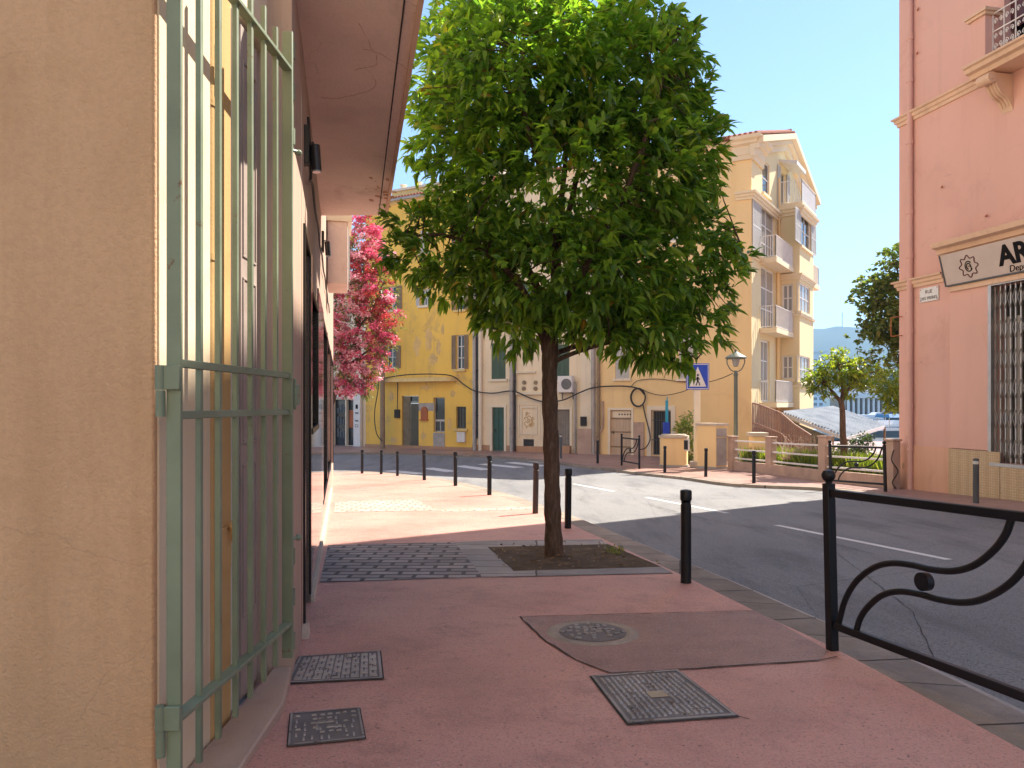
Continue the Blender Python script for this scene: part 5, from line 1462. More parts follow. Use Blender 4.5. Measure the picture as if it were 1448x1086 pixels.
# ================================================================== STREET FURNITURE ON THE FAR PAVEMENT
# wall with pink posts, panels and white rails
wp = [G(x, y) for x, y in ((1036, 664), (1090, 670), (1166, 680), (1262, 691))]
gw = thing("garden_wall", "low pink garden wall with posts and white rails", "garden wall", tuple(wp[1]))
for i, p in enumerate(wp):
    h = (1.27, 1.32, 1.40, 1.33)[i]
    mb = MB(); mb.cbox((p.x, p.y, p.z+h/2-.1), (.27, .30, h+.2), R(20)); mb.cbox((p.x, p.y, p.z+h+.03), (.33, .36, .055), R(20)); mb.build("post", M['pink_stone'], gw, bevel=.012)
for p, q in zip(wp, wp[1:]):
    d = (q-p).normalized(); a, b = p+d*.15, q-d*.15
    mb = MB(); mb.bar(a+Vector((0, 0, .12)), b+Vector((0, 0, .12)), .20, .46); mb.build("base_wall", M['pink_stone'], gw, bevel=.01)
    for z in (.46, .80, 1.14):
        mb = MB(); mb.bar(a+Vector((0, 0, z)), b+Vector((0, 0, z)), .06, .055); mb.build("rail", M['white'], gw, smooth=False)
# masonry cabinet
g = G(1012, 664); cab = thing("utility_cabinet", "tall beige masonry cabinet with pale cap beside the sign pole", "cabinet", tuple(g))
FA = Fac((g.x-.58, g.y+.55), (g.x, g.y-.02)); FA2 = Fac((g.x, g.y-.02), (g.x+.52, g.y+.25))
cy = [Vector((*FA.A, 0)), Vector((*FA.B, 0)), Vector((*FA2.B, 0)), Vector((g.x-.06, g.y+.82, 0))]
mb = MB(); mb.prism([Vector((p.x, p.y, g.z-.1)) for p in cy], (0, 0, 1.82)); mb.build("body", M['beige'], cab, smooth=False)
cc = sum(cy, Vector())/4
mb = MB(); mb.prism([cc+(p-cc)*1.13+Vector((0, 0, g.z+1.722)) for p in cy], (0, 0, .10)); mb.build("cap", M['pale_stone'], cab, smooth=False)
mb = MB(); mb.fbox(FA2, .03, FA2.len-.03, g.z+.15, g.z+1.25, .002, .02); mb.fbox(FA2, .03, FA2.len-.03, g.z+1.29, g.z+1.62, .002, .02); mb.build("door", M['concrete'], cab, smooth=False)
mb = MB(); mb.prism([cc+(p-cc)*1.08+Vector((0, 0, g.z-.12)) for p in cy], (0, 0, .22)); mb.build("base", M['concrete'], cab, smooth=False)
# rounded bin store
g = G(956, 660.5); bs = thing("bin_store", "low rounded beige masonry bin store with pale lid and dark hatch", "bin store", tuple(g))
mb = MB()
def rr_poly(w, d, r, rz, z, c, n=6):
    out = []
    for (sx_, sy_), a0 in (((1, 1), 0), ((-1, 1), 90), ((-1, -1), 180), ((1, -1), 270)):
        for k in range(n+1):
            a = R(a0+90*k/n); x, y = sx_*(w/2-r)+r*math.cos(a), sy_*(d/2-r)+r*math.sin(a)
            out.append(Vector((c.x+x*math.cos(rz)-y*math.sin(rz), c.y+x*math.sin(rz)+y*math.cos(rz), z)))
    return out
bc = Vector((g.x, g.y+.42, g.z))
mb.prism(rr_poly(1.12, .8, .28, R(-20), g.z+.08, bc), (0, 0, 1.10)); mb.build("body", M['beige'], bs, angle=50)
mb = MB(); mb.prism(rr_poly(1.22, .9, .32, R(-20), g.z+1.182, bc), (0, 0, .10)); mb.prism(rr_poly(1.0, .7, .28, R(-20), g.z+1.284, bc), (0, 0, .05)); mb.build("lid", M['pale_stone'], bs, angle=50)
mb = MB(); mb.prism(rr_poly(1.2, .88, .3, R(-20), g.z-.1, bc), (0, 0, .178)); mb.build("base", M['concrete'], bs, angle=50)
FH = Fac((bc.x+.15, bc.y-.46), (bc.x+.58, bc.y-.46+.0))
mb = MB(); mb.fbox(FH, .0, .40, g.z+.66, g.z+1.16, -.12, .0); hf = mb.build("hatch_frame", M['white'], bs, smooth=False)
mb = MB(); mb.fbox(FH, .07, .32, g.z+.72, g.z+1.10, .001, .012); mb.build("hatch", M['black_frame'], hf, smooth=False)
# blue post behind it
p = FB.pt(FB.px(942, 600, 1.2)[0], -.95, 1.2)
bp = thing("blue_post", "slim bright blue post with darker blue base before the barred window", "post", tuple(p))
zt0, zt1, zt2 = [EYE-(y-HY)/F*p.y for y in (610, 597, 566)]
mb = MB(); mb.cbox((p.x, p.y, (zt1-.95)/2), (.30, .16, zt1+.95)); mb.build("base", M['sign_blue'], bp, bevel=.02)
mb = MB(); mb.cbox((p.x+.03, p.y, (zt1+.002+zt2)/2), (.13, .10, zt2-zt1)); mb.cbox((p.x+.05, p.y, zt2+.08), (.05, .05, .14)); mb.build("shaft", M['cyan'], bp, bevel=.01)
# sign post
g = G(985.5, 661); sp = thing("road_sign", "blue square road sign with white triangle on a thick cream post, half hidden by leaves", "road sign", tuple(g))
yt = lambda py, Y: EYE-(py-HY)/F*Y
mb = MB(); mb.cbox((g.x, g.y, (g.z-.1+yt(520, g.y))/2), (.24, .16, yt(520, g.y)-g.z+.1)); mb.build("post", M['cream_trim'], sp, bevel=.02)
mb = MB(); mb.cbox((g.x, g.y, g.z+.12), (.5, .4, .24)); mb.build("base", M['concrete'], sp, bevel=.02)
FS = Fac((g.x-.47, g.y-.10), (g.x+.47, g.y-.10)); z0, z1 = yt(551, g.y), yt(514, g.y)
mb = MB(); mb.fbox(FS, 0, .94, z0, z1, 0, .02); mb.build("plate", M['sign_blue'], sp, bevel=.004)
hS = z1-z0
mb = MB()
for (a0, a1, q0, q1) in ((.03, .91, .03, .055), (.03, .91, hS-.055, hS-.03), (.03, .055, .056, hS-.056), (.885, .91, .056, hS-.056)): mb.fbox(FS, a0, a1, z0+q0, z0+q1, .021, .025)
mb.build("border", M['enamel'], sp, smooth=False)
mb = MB(); mb.prism([FS.pt(.12, z0+.12, .028), FS.pt(.82, z0+.12, .028), FS.pt(.47, z0+hS-.14, .028)], Vector((0, -.003, 0))); mb.build("triangle", M['enamel'], sp, smooth=False)
mb = MB(); e = .036
def fs(a, z): return FS.pt(a, z0+z, e)
for p, q, w in (((.47, .34), (.46, .52), .07), ((.47, .36), (.40, .17), .04), ((.46, .36), (.54, .25), .04), ((.54, .25), (.55, .17), .035), ((.46, .50), (.38, .38), .028), ((.48, .50), (.55, .40), .028)): mb.bar(fs(*p), fs(*q), w, .004, Vector((*FS.n, 0)))
mb.tube([FS.pt(.475, z0+.59, .034), FS.pt(.475, z0+.59, .039)], .042, 12)
mb.build("walking_figure", M['sign_black'], sp, smooth=False)
# street lamp
Yl = 30.3; lx = ray(1040.5)*Yl
lm = thing("street_lamp", "grey green street lamp with a hooded lantern before the beige house", "street lamp", (lx, Yl, -.93))
mb = MB(); mb.lathe((lx, Yl, -.93), [(.14, 0), (.14, .5), (.10, .6), (.085, 1.2), (.078, yt(532, Yl)+.93), (.10, yt(530, Yl)+.93), (.05, yt(524, Yl)+.93)], 16); mb.build("post", M['lamp_green'], lm)
zc, zh = yt(526, Yl), yt(507, Yl)
mb = MB()
for s in (-1, 1): mb.tube(spline([Vector((lx, Yl, zc)), Vector((lx+s*.22, Yl, zc+.1)), Vector((lx+s*.36, Yl, zc+.38)), Vector((lx+s*.34, Yl, zh))], 6), .022, 8)
mb.build("arm", M['lamp_green'], lm)
mb = MB(); mb.lathe((lx, Yl, zh), [(.38, -.02), (.42, 0), (.42, .05), (.36, .10), (.24, .17), (.12, .24), (.06, .28), (.05, .33), (.002, .40)], 20); mb.build("hood", M['lamp_green'], lm)
mb = MB(); mb.lathe((lx, Yl, zh-.34), [(.05, 0), (.10, .03), (.17, .33), (.30, .338)], 18); mb.build("lantern_glass", M['curtain_glass'], lm)
# small cream pillar in the garden
g2 = P(1071, 625, 29.0); gp = thing("gate_pillar", "short cream pillar with flat cap behind the low garden wall", "pillar", (g2.x, g2.y, -.93))
mb = MB(); mb.cbox((g2.x, g2.y, (-.95+yt(617, 29))/2), (.5, .5, yt(617, 29)+.95)); mb.build("shaft", M['beige'], gp, smooth=False)
mb = MB(); mb.cbox((g2.x, g2.y, yt(617, 29)+.08), (.66, .66, .15)); mb.build("cap", M['pale_stone'], gp, bevel=.02)
# cables strung along the house fronts
def fcable(name, label, pts, r=.035):
    mb = MB(); mb.tube(spline([fc.pt(fc.px(x, y, d)[0], fc.px(x, y, d)[1], d) for fc, x, y, d in pts], 5), r, 6); return tag(mb.build(name, M['cable']), label, "cable")
fcable("cable", "sagging black cable strung from the yellow ledge to the coil on the beige house", [(FY, 541, 535, .7), (FY, 575, 530, .68), (FY, 615, 529, .66), (FY, 640, 532, .5), (FY, 655, 543, .3), (FC, 672, 553, .25), (FC, 697, 556, .2), (FC, 725, 553, .2), (FC, 750, 563, .2), (FC, 770, 568, .2), (FC, 795, 566, .5), (FC, 820, 555, .45), (FC, 840, 548, .35), (FB, 870, 546, .25), (FB, 893, 547, .2), (FB, 905, 551, .2), (FB, 911, 558, .2)])
fcable("cable", "thin cable running across the beige house to the street lamp", [(FB, 893, 546, .1), (FB, 903, 538, .1), (FB, 930, 536, .1), (FB, 965, 540, .12), (FB, 1000, 540, .4), (FB, 1020, 535, 1.2), (FB, 1036, 528, 2.2)], .018)
fcable("cable", "sagging thin cable from the coil towards the road sign", [(FB, 905, 549, .15), (FB, 920, 556, .2), (FB, 940, 559, .3), (FB, 965, 554, .4), (FB, 978, 548, .5)], .018)
fcable("cable", "looped double cable hanging down the beige house to the ground", [(FB, 909, 572, .14), (FB, 913, 590, .12), (FB, 918, 610, .12), (FB, 919, 622, .14), (FB, 913, 633, .3), (FB, 904, 636, .45)], .03)
mb = MB()
for k, o in enumerate((0, .06)):
    a, z = FB.px(903.5, 562); mb.tube([FB.pt(a + (.36+o*.5)*math.cos(i*math.pi/14), z + (.44+o*.4)*math.sin(i*math.pi/14), .12+o*.5) for i in range(28)], .028, 6, closed=True)
tag(mb.build("cable_coil", M['cable']), "coil of black cable hung on the beige house", "cable coil")

# ================================================================== GARDEN, AWNING ROOF, TREES AT RIGHT
def plant(name, label, cat, specs, n, per, L, W, mat, trunk=None, seed=1, group=None, loc=None, updir=.4, inner=.3, simple=True, droop=.3):
    c, r = specs[0]
    root = thing(name, label, cat, loc or (c[0], c[1], gz(c[1])), group=group)
    C_, A_ = lobes(specs, n, seed, inner, updir, .4)
    leaf_cloud("crown", C_, A_, per, L, W, mat, root, seed, 1.0, droop, simple, .05)
    if trunk:
        mb = MB()
        for pts, rr in trunk: p_, r_ = wob(pts, rr, 4, .01, seed); mb.tube(p_, r_, 8)
        rgen = np.random.default_rng(seed); tips = [pts[-1] for pts, _ in trunk]
        for i in rgen.choice(len(C_), min(90, len(C_)), replace=False):
            a = min(tips, key=lambda q: (q-Vector(C_[i])).length); mb.tube([a, Vector(C_[i])], [.022, .006], 4)
        mb.build("trunk", M['bark'], root)
    return root
def ps(px, py, Y, rx, ry, rd=None):
    c = P(px, py, Y); k = Y/F; return ((c.x, c.y, c.z), (rx*k, (rd or (rx+ry)/2)*k, ry*k))
Ys = 25.6; sp_ = lambda x, y: P(x, y, Ys)
plant("small_tree", "small lime green tree with slim trunk behind the low garden wall", "tree",
      [ps(1187, 525, Ys, 38, 26), ps(1158, 540, Ys, 26, 17), ps(1220, 530, Ys, 24, 19), ps(1190, 508, Ys, 20, 14), ps(1165, 556, Ys, 14, 10), ps(1205, 552, Ys, 22, 10)], 330, 7, .20, .075, M['leaf_lime'],
      [([Vector((sp_(1193, 0).x, Ys, -.95)), sp_(1193, 640), sp_(1191, 585), sp_(1189, 566)], [.13, .115, .10, .095]), ([sp_(1189, 568), sp_(1176, 552), sp_(1164, 540)], [.07, .05, .02]), ([sp_(1190, 568), sp_(1192, 548), sp_(1188, 515)], [.075, .05, .02]), ([sp_(1190, 566), sp_(1204, 545), sp_(1218, 530)], [.065, .045, .02])],
      21, loc=(ray(1193)*Ys, Ys, -.93))
Yb = 28.5; bp_ = lambda x, y: P(x, y, Yb)
plant("round_leaf_tree", "larger dark round-leaved tree half behind the pink building", "tree",
      [ps(1262, 430, Yb, 52, 62), ps(1238, 420, Yb, 32, 30), ps(1268, 375, Yb, 28, 32), ps(1225, 470, Yb, 22, 26), ps(1248, 495, Yb, 32, 36), ps(1290, 440, Yb, 60, 80), ps(1300, 370, Yb, 45, 40), ps(1212, 415, Yb, 14, 10)], 950, 7, .21, .16, M['leaf_far'],
      [([Vector((15.4, Yb, -.95)), Vector((15.3, Yb, 1.5)), Vector((15.2, Yb, 3.2))], [.2, .17, .15]), ([Vector((15.2, Yb, 3.0)), bp_(1262, 440), bp_(1240, 420)], [.12, .08, .03]), ([Vector((15.2, Yb, 3.2)), bp_(1280, 400), bp_(1268, 370)], [.12, .07, .03])], 22, loc=(15.4, Yb, -.93))
plant("shrub", "yellow green shrub below the round-leaved tree by the pink corner", "shrub", [ps(1257, 546, 27, 24, 26), ps(1264, 565, 27, 18, 18)], 170, 7, .22, .08, M['leaf_lime'], None, 23)
plant("hedge", "dark green clipped shrub below the corrugated roof", "hedge", [ps(1220, 622, 28.4, 18, 9), ps(1204, 640, 28.4, 30, 12)], 220, 7, .12, .07, M['leaf_hedge'], None, 24)
plant("shrub", "bright shrub against the beige house left of the sign post", "shrub", [ps(972, 600, 32.5, 11, 16), ps(966, 612, 32.5, 12, 18), ps(974, 636, 32.5, 13, 20)], 170, 7, .20, .07, M['leaf_lime'], None, 25)
# bed of grass and flowers behind the wall rails
rg = np.random.default_rng(12); gc, ga = [], []
for p, q in zip(wp, wp[1:]):
    d = (q-p); nrm = Vector((d.y, -d.x, 0)).normalized()
    if nrm.x < 0: nrm = -nrm
    L_ = d.length
    for i in range(int(L_*330)):
        a, b = rg.uniform(.02, .98), .40 + 1.6*rg.uniform()**1.5
        c = p + d*a + nrm*b; gc.append((c.x, c.y, gz(c.y)+.18)); ga.append((rg.normal()*.12+nrm.x*.25, rg.normal()*.12+nrm.y*.25, 1))
tag(leaf_cloud("garden_grass", gc, ga, 5, .72, .055, M['grass'], seed=6, simple=True, spread=.45, droop=.25), "tall yellow green grass growing behind the low garden wall", "grass", kind='stuff')
bed = [(p.x, p.y) for p in wp] + [(wp[3].x+3.5, wp[3].y+1.2), (wp[2].x+4, wp[2].y+2), (wp[0].x+4, wp[0].y+2)]
structure(sheet("garden_soil", bed, .01, M['soil']), "dark garden soil behind the low wall")
mb = MB(); rgn = random.Random(4)
tw = thing("bare_shrub", "leafless twiggy shrub behind the middle bay of the garden wall", "shrub", tuple(P(1128, 640, 26.5)))
for i in range(60):
    a = P(1105+rgn.uniform(0, 60), 650, 26.6); pts = [a]
    dirv = Vector((rgn.uniform(-.7, .7), rgn.uniform(-.3, .3), 1)).normalized()
    for k in range(4): dirv = (dirv + Vector((rgn.uniform(-.5, .5), rgn.uniform(-.3, .3), rgn.uniform(-.3, .1)))).normalized(); pts.append(pts[-1]+dirv*.24)
    mb.tube(pts, [.012, .010, .008, .006, .004], 4)
mb.build("branches", M['door_beige'], tw)
# corrugated awning roof
cA, cB, cC, cD = P(1106, 582, 36), P(1178, 574.5, 40), P(1251, 600, 33.5), P(1197, 616.5, 30)
aw = thing("shelter", "low shelter with a pale corrugated sheet roof beyond the garden", "shelter", (cD.x+1, cD.y+3, -.93))
mb = MB(); nu = 44
nn = (cB-cA).cross(cD-cA).normalized(); nn = nn if nn.z > 0 else -nn
for i in range(nu+1):
    f_ = i/nu; o = nn*(.055*(1 if i % 2 else -1))
    mb.v.append(cA.lerp(cD, f_) + o); mb.v.append(cB.lerp(cC, f_) + o)
for i in range(nu): mb.f.append((2*i, 2*i+1, 2*i+3, 2*i+2))
mb.build("roof", M['corrugated'], aw, smooth=False)
mb = MB()
for p, q in ((cA, cD), (cD, cC), (cB, cC), (cA, cB)): mb.bar(p-nn*.13, q-nn*.13, .06, .14)
for f_ in (.25, .5, .75): mb.bar(cA.lerp(cD, f_)-nn*.12, cB.lerp(cC, f_)-nn*.12, .05, .1)
mb.build("beam", M['white'], aw, smooth=False)
for p in (cA, cB, cC, cD): mb = MB(); mb.cyl((p.x, p.y, -1.1), (p.x, p.y, p.z-.12), .05, seg=10); mb.build("post", M['shutter_brown'], aw)
mb = MB(); a, b = cA-nn*.3, cD-nn*.3; mb.prism([Vector((a.x, a.y, -1)), Vector((b.x+(a.x-b.x)*.25, b.y+(a.y-b.y)*.25, -1)), b+(a-b)*.25, a], (.06, .01, 0)); mb.build("side_panel", M['door_old'], aw, smooth=False)
# brown slatted fence stepping down in front of the gable end
sf_ = thing("slatted_fence", "brown slatted fence stepping down below the balconies", "fence", (11.6, 32.8, -.93))
S0, S1 = Vector((ray(1064)*33.4, 33.4)), Vector((ray(1146)*31.4, 31.4))
def ftop(px): return np.interp(px, [1062, 1072, 1106, 1124, 1146], [yt(569, 33.4), yt(571, 33.2), yt(584, 32.4), yt(600, 32), yt(615, 31.4)])
mb = MB(); nsl = 36
for i in range(nsl):
    f_ = i/(nsl-1); c = S0.lerp(S1, f_); h = float(ftop(1064+82*f_))
    mb.cbox((c.x, c.y, (h-1.0)/2), (.042, .03, h+1.0), math.atan2(S1.y-S0.y, S1.x-S0.x))
mb.build("slats", M['brown_slats'], sf_, smooth=False)
mb = MB()
tops = [Vector((S0.lerp(S1, f_).x, S0.lerp(S1, f_).y-.05, float(ftop(1064+82*f_))-.02)) for f_ in (0, .12, .5, .73, 1)]
for p, q in zip(tops, tops[1:]): mb.bar(p, q, .05, .07); mb.bar(p-Vector((0, 0, .9)), q-Vector((0, 0, .9)), .04, .06)
mb.build("rail", M['brown_slats'], sf_, smooth=False)
mb = MB(); mb.bar(Vector((S0.x+.1, S0.y+.5, -.1)), Vector((S1.x, S1.y+.6, -.6)), .05, 1.5); mb.build("backing", M['dark_wood'], sf_, smooth=False)
# ================================================================== FLOWERING TREE
Yf = 29.3; fp = lambda x, y, d=0: P(x, y, Yf) + Vector((0, d, 0))
fsp = [ps(x, y, Yf, rx, ry) for x, y, rx, ry in ((512, 345, 38, 40), (530, 400, 36, 42), (505, 420, 40, 40), (520, 470, 44, 34), (498, 500, 36, 36), (545, 455, 24, 34), (505, 535, 32, 22), (538, 490, 26, 26), (495, 370, 30, 40), (545, 370, 18, 24), (480, 480, 22, 50), (490, 545, 26, 18), (515, 400, 50, 60), (484, 525, 22, 26), (502, 552, 26, 14), (522, 538, 22, 16), (478, 500, 20, 30), (520, 315, 24, 22), (540, 515, 20, 16))]
flt = thing("flowering_tree", "pink and red blossoming tree at the end of the left shop front", "tree", (-7.6, Yf, -.93))
C_, A_ = lobes(fsp, 1000, 31, .25, .3, .4)
leaf_cloud("crown", C_, A_, 7, .16, .06, M['leaf_olive'], flt, 31, 1.0, .4, True, .06)
mb = MB()
for pts, rr in (([Vector((-7.6, Yf, -.95)), Vector((-7.4, Yf, 1.0)), fp(488, 520), fp(505, 470), fp(515, 380)], [.14, .12, .10, .07, .02]), ([fp(488, 520), fp(515, 500), fp(545, 480)], [.07, .045, .02]), ([fp(503, 470), fp(530, 430), fp(545, 390)], [.06, .04, .015])):
    p_, r_ = wob(pts, rr, 5, .015, 3); mb.tube(p_, r_, 8)
mb.build("trunk", M['bark'], flt)
rg = np.random.default_rng(33)
H_, _ = lobes(fsp, 400, 34, .55, .1, .3)
H_ = H_[H_[:, 1] < Yf+.55]
# paler pink towards the left and bottom where those blooms hang, redder to the right, as in the tree itself
for k, (mat, nm) in enumerate((('bloom_pink', 'pale_pink_blossom'), ('bloom_magenta', 'magenta_blossom'), ('bloom_red', 'red_blossom'))):
    pc, pa_ = [], []
    for c in H_:
        pxx = CX + F*c[0]/c[1]; pyy = HY - (c[2]-EYE)*F/c[1]
        w = np.array([1.5 if pxx < 515 else .3, .9, .45 if pxx < 515 else 1.2])
        if pyy > 480: w *= np.array([1.6, 1.0, .4])
        hsh = np.random.default_rng(int(abs(c[0]*1e4)) % 99991 + 7).uniform()
        w = np.cumsum(w/w.sum())
        if int(np.searchsorted(w, hsh)) != k: continue
        m_ = 26
        d = unit(rg.normal(size=(m_, 3))); d[:, 2] = np.abs(d[:, 2])*.9 - .2
        pc.append(c + d*rg.uniform(.05, .27, (m_, 1))); pa_.append(d + rg.normal(size=(m_, 3))*.3)
    if pc: leaf_cloud(nm, np.concatenate(pc), np.concatenate(pa_), 3, .10, .085, M[mat], flt, 40+k, 1.0, .2, True, .03)

# ================================================================== PINK BUILDING
FP = Fac((10.95, 20.9), (10.95+.2186*24, 20.9-.9758*24))
pk = thing("pink_building", "tall pink rendered building at the right edge with cornices and a balcony", "building", tuple(FP.pt(3, -.7, -1)))
ZR = 20.85
r = FP.rect(1404, 402, 1430, 655); a_g = r[0]; zg0, zg1 = r[2], r[3]
hole = (a_g, a_g+3.6, zg0, zg1)
hb = (FP.px(1420, 60)[0], FP.px(1420, 60)[0]+1.6, 9.95, 12.6)
mb = MB(); mb.wall(FP, 0, FP.len, -1.2, ZR, [hole, hb], .35)
FPB = Fac(FP.pt(0, 0, -11).to_2d(), FP.A)
mb.wall(FPB, 0, FPB.len, -1.2, ZR, [], .3)
mb.add([FP.pt(0, ZR), FP.pt(FP.len, ZR), FP.pt(FP.len, ZR, -11), FP.pt(0, ZR, -11)], [(0, 1, 2, 3)])
mb.add([FP.pt(0, -1.2, -11), FP.pt(FP.len, -1.2, -11), FP.pt(FP.len, ZR, -11), FP.pt(0, ZR, -11)], [(0, 1, 2, 3)])
mb.build("wall", M['pink'], pk, smooth=False)
PM = [(.003, -.25), (.04, -.25), (.05, -.17), (.09, -.145), (.10, -.07), (.15, -.045), (.16, 0), (.003, 0)]
nP, nQ = Vector((*FP.n, 0)), Vector((*FPB.n, 0))
def pk_band(z, a1, prof=PM, name="cornice"):
    k = nP+nQ; k = k/k.dot(nP)
    mb = MB(); mb.sweep([(FPB.pt(FPB.len-3, z), nQ), (FP.pt(0, z), k), (FP.pt(a1, z), nP)], prof); return mb.build(name, M['pink_trim'], pk, smooth=False)
z_c1, z_c2 = zt(FP, 1276, 166), zt(FP, 1276, 398)
pk_band(z_c1, FP.len-.2); pk_band(z_c2, FP.px(1336, 390)[0])
pk_band(ZR+.1, FP.len, [(x*2.2, z*1.6) for x, z in PM], "roof_cornice")
mb = MB(); a = FP.px(1286.5, 400, .09)[0]; p = FP.pt(a, 0, .09)
mb.cyl((p.x, p.y, -.75), (p.x, p.y, ZR), .075, seg=14)
for y in (-20, 58, 118, 205, 303, 365, 470, 575, 636): z = zt(FP, 1286, y); mb.cyl((p.x, p.y, z-.03), (p.x, p.y, z+.09), .09, seg=14)
mb.build("downpipe", M['pink'], pk)
aj = FP.px(1345, 550)[0]
z_pl = zt(FP, 1320, 632)
mb = MB(); mb.fbox(FP, aj, a_g-.10, z_pl+.01, zt(FP, 1375, 400), .003, .045); mb.build("shopfront_render", M['pink_light'], pk, smooth=False, bevel=.006)
mb = MB(); mb.fbox(FP, 0.0, aj-.02, -1.1, z_pl, .003, .03); mb.build("plinth", M['orange_base'], pk, smooth=False)
mb = MB(); zt_ = zt(FP, 1370, 636); mb.fbox(FP, aj-.01, a_g+.26, -1.1, zt_, .046, .075); mb.fbox(FP, a_g+.28, a_g+3.9, -1.1, zg0-.06, .003, .075); mb.build("tile_skirting", M['tile'], pk, smooth=False)
# shop grille: frame, folding bars and lattice
sg = MB(); fwd = .09
sg.fbox(FP, a_g-fwd, a_g, zg0-.05, zg1+fwd, -.05, .06); sg.fbox(FP, a_g+3.6, a_g+3.6+fwd, zg0-.05, zg1+fwd, -.05, .06); sg.fbox(FP, a_g, a_g+3.6, zg1, zg1+fwd, -.05, .06); sg.fbox(FP, a_g-.02, a_g+3.62, zg0-.08, zg0, -.05, .09)
grl = thing("shop_grille", "closed grey folding lattice grille of the pink building's shop", "grille", tuple(FP.pt(a_g, zg0, 0)))
sg.build("frame", M['steel'], grl, smooth=False)
nb = 26; st_ = 3.58/nb
for i in range(nb+1):
    mb = MB(); a = a_g+.01+i*st_; mb.fbox(FP, a-.016, a+.016, zg0+.01, zg1-.01, -.10, -.065); mb.build("bar", M['steel'], grl, smooth=False)
for zc_ in np.linspace(zg0+.35, zg1-.35, 6):
    mb = MB()
    for i in range(nb):
        a, b = a_g+.01+i*st_, a_g+.01+(i+1)*st_
        for s in (-1, 1): mb.bar(FP.pt(a, zc_-s*.22, -.06+.004*s), FP.pt(b, zc_+s*.22, -.06+.004*s), .006, .028, nP)
    mb.build("lattice", M['zinc'], grl, smooth=False)
mb = MB(); mb.fbox(FP, a_g+.002, a_g+3.598, zg0+.002, zg1-.002, -.345, -.33); mb.build("backing", M['pit_dark'], grl, smooth=False)
mb = MB()
for i in range(14): a = a_g+.08+i*.255; mb.fbox(FP, a, a+.17, zg0+.02, zg1-.75, -.328, -.29)
mb.build("slats", M['zinc'], grl, smooth=False)
# shop sign, tilted outwards at the top, with a cornice over it
a0 = FP.px(1335, 385, .2)[0]; zb_, zt_2 = zt(FP, 1337, 404, .15), zt(FP, 1331, 362, .3)
sgn = thing("shop_sign", "long pale shop sign with gear emblem and bold black letters on the pink building", "sign", tuple(FP.pt(a0, zb_, .1)))
La = 4.8
mb = MB(); mb.prism([FP.pt(a0, zb_, .01), FP.pt(a0, zb_, .14), FP.pt(a0, zt_2, .34), FP.pt(a0, zt_2, .01)], Vector((*FP.u, 0))*La); mb.build("board", M['sign_face'], sgn, smooth=False)
slp = .2/(zt_2-zb_); hs_ = zt_2-zb_
def on(z): return .14+slp*(z-zb_)
mb = MB()
for (p, q, z0, z1) in ((a0-.02, a0+.015, zb_, zt_2), ): mb.prism([FP.pt(p, z0, .0), FP.pt(p, z0, on(z0)+.02), FP.pt(p, z1, on(z1)+.02), FP.pt(p, z1, .0)], Vector((*FP.u, 0))*(q-p))
mb.fbox(FP, a0-.02, a0+La, zb_-.035, zb_-.002, .01, .16); mb.build("rim", M['grey_paint'], sgn, smooth=False)
mb = MB(); mb.fbox(FP, a0+.05, a0+La, zb_-.17, zb_-.04, .005, .10); mb.build("lower_ledge", M['pink_trim'], sgn, smooth=False)
ac_ = FP.px(1369, 375, .25)[0]; zc_ = zt(FP, 1369, 376.5, .25)
pts = []
for i in range(96):
    th = 2*math.pi*i/96; q = .225 + .045*math.cos(8*th) * (1 if math.cos(8*th) > 0 else .6)
    pts.append(FP.pt(ac_+q*math.cos(th)*1.05, zc_+q*math.sin(th), on(zc_+q*math.sin(th))+.006))
mb = MB(); mb.tube(pts, .013, 6, closed=True); mb.build("emblem", M['maroon'], sgn)
mb = MB()
for q0, a_s, a_e in ((.12, 40, 330), (.07, -20, 250)):
    mb.tube([FP.pt(ac_+q0*.85*math.cos(R(a_s+(a_e-a_s)*k/24)), zc_+q0*math.sin(R(a_s+(a_e-a_s)*k/24)), on(zc_+q0*math.sin(R(a_s+(a_e-a_s)*k/24)))+.006) for k in range(25)], .013, 6)
mb.tube([FP.pt(ac_-.01, zc_-.0, on(zc_)+.006), FP.pt(ac_+.07, zc_, on(zc_)+.006), FP.pt(ac_+.06, zc_-.1, on(zc_-.1)+.006)], .012, 6)
mb.build("monogram", M['sign_black'], sgn)
aA = FP.px(1412, 372, .25)[0]; zA = zt(FP, 1425, 372.5, .25)
text("AR", FP, aA, zA, on(zA)+.004, .62, M['sign_black'], sgn, align='LEFT', slope=slp, bold=.022)
aD = FP.px(1425, 382, .2)[0]; zD = zt(FP, 1428, 384, .2)
text("Depuis", FP, aD, zD, on(zD)+.004, .21, M['sign_black'], sgn, align='LEFT', shear=.2, slope=slp)
mb = MB(); zc0 = zt(FP, 1325, 358, .4); n_ = nP
mb.sweep([(FP.pt(a0-.22, zc0+.27), n_), (FP.pt(a0+La, zc0+.27), n_)], [(.005, -.42), (.12, -.42), (.14, -.30), (.22, -.27), (.24, -.16), (.40, -.12), (.43, 0), (.005, 0)]); mb.build("sign_cornice", M['pink_trim'], pk, smooth=False)
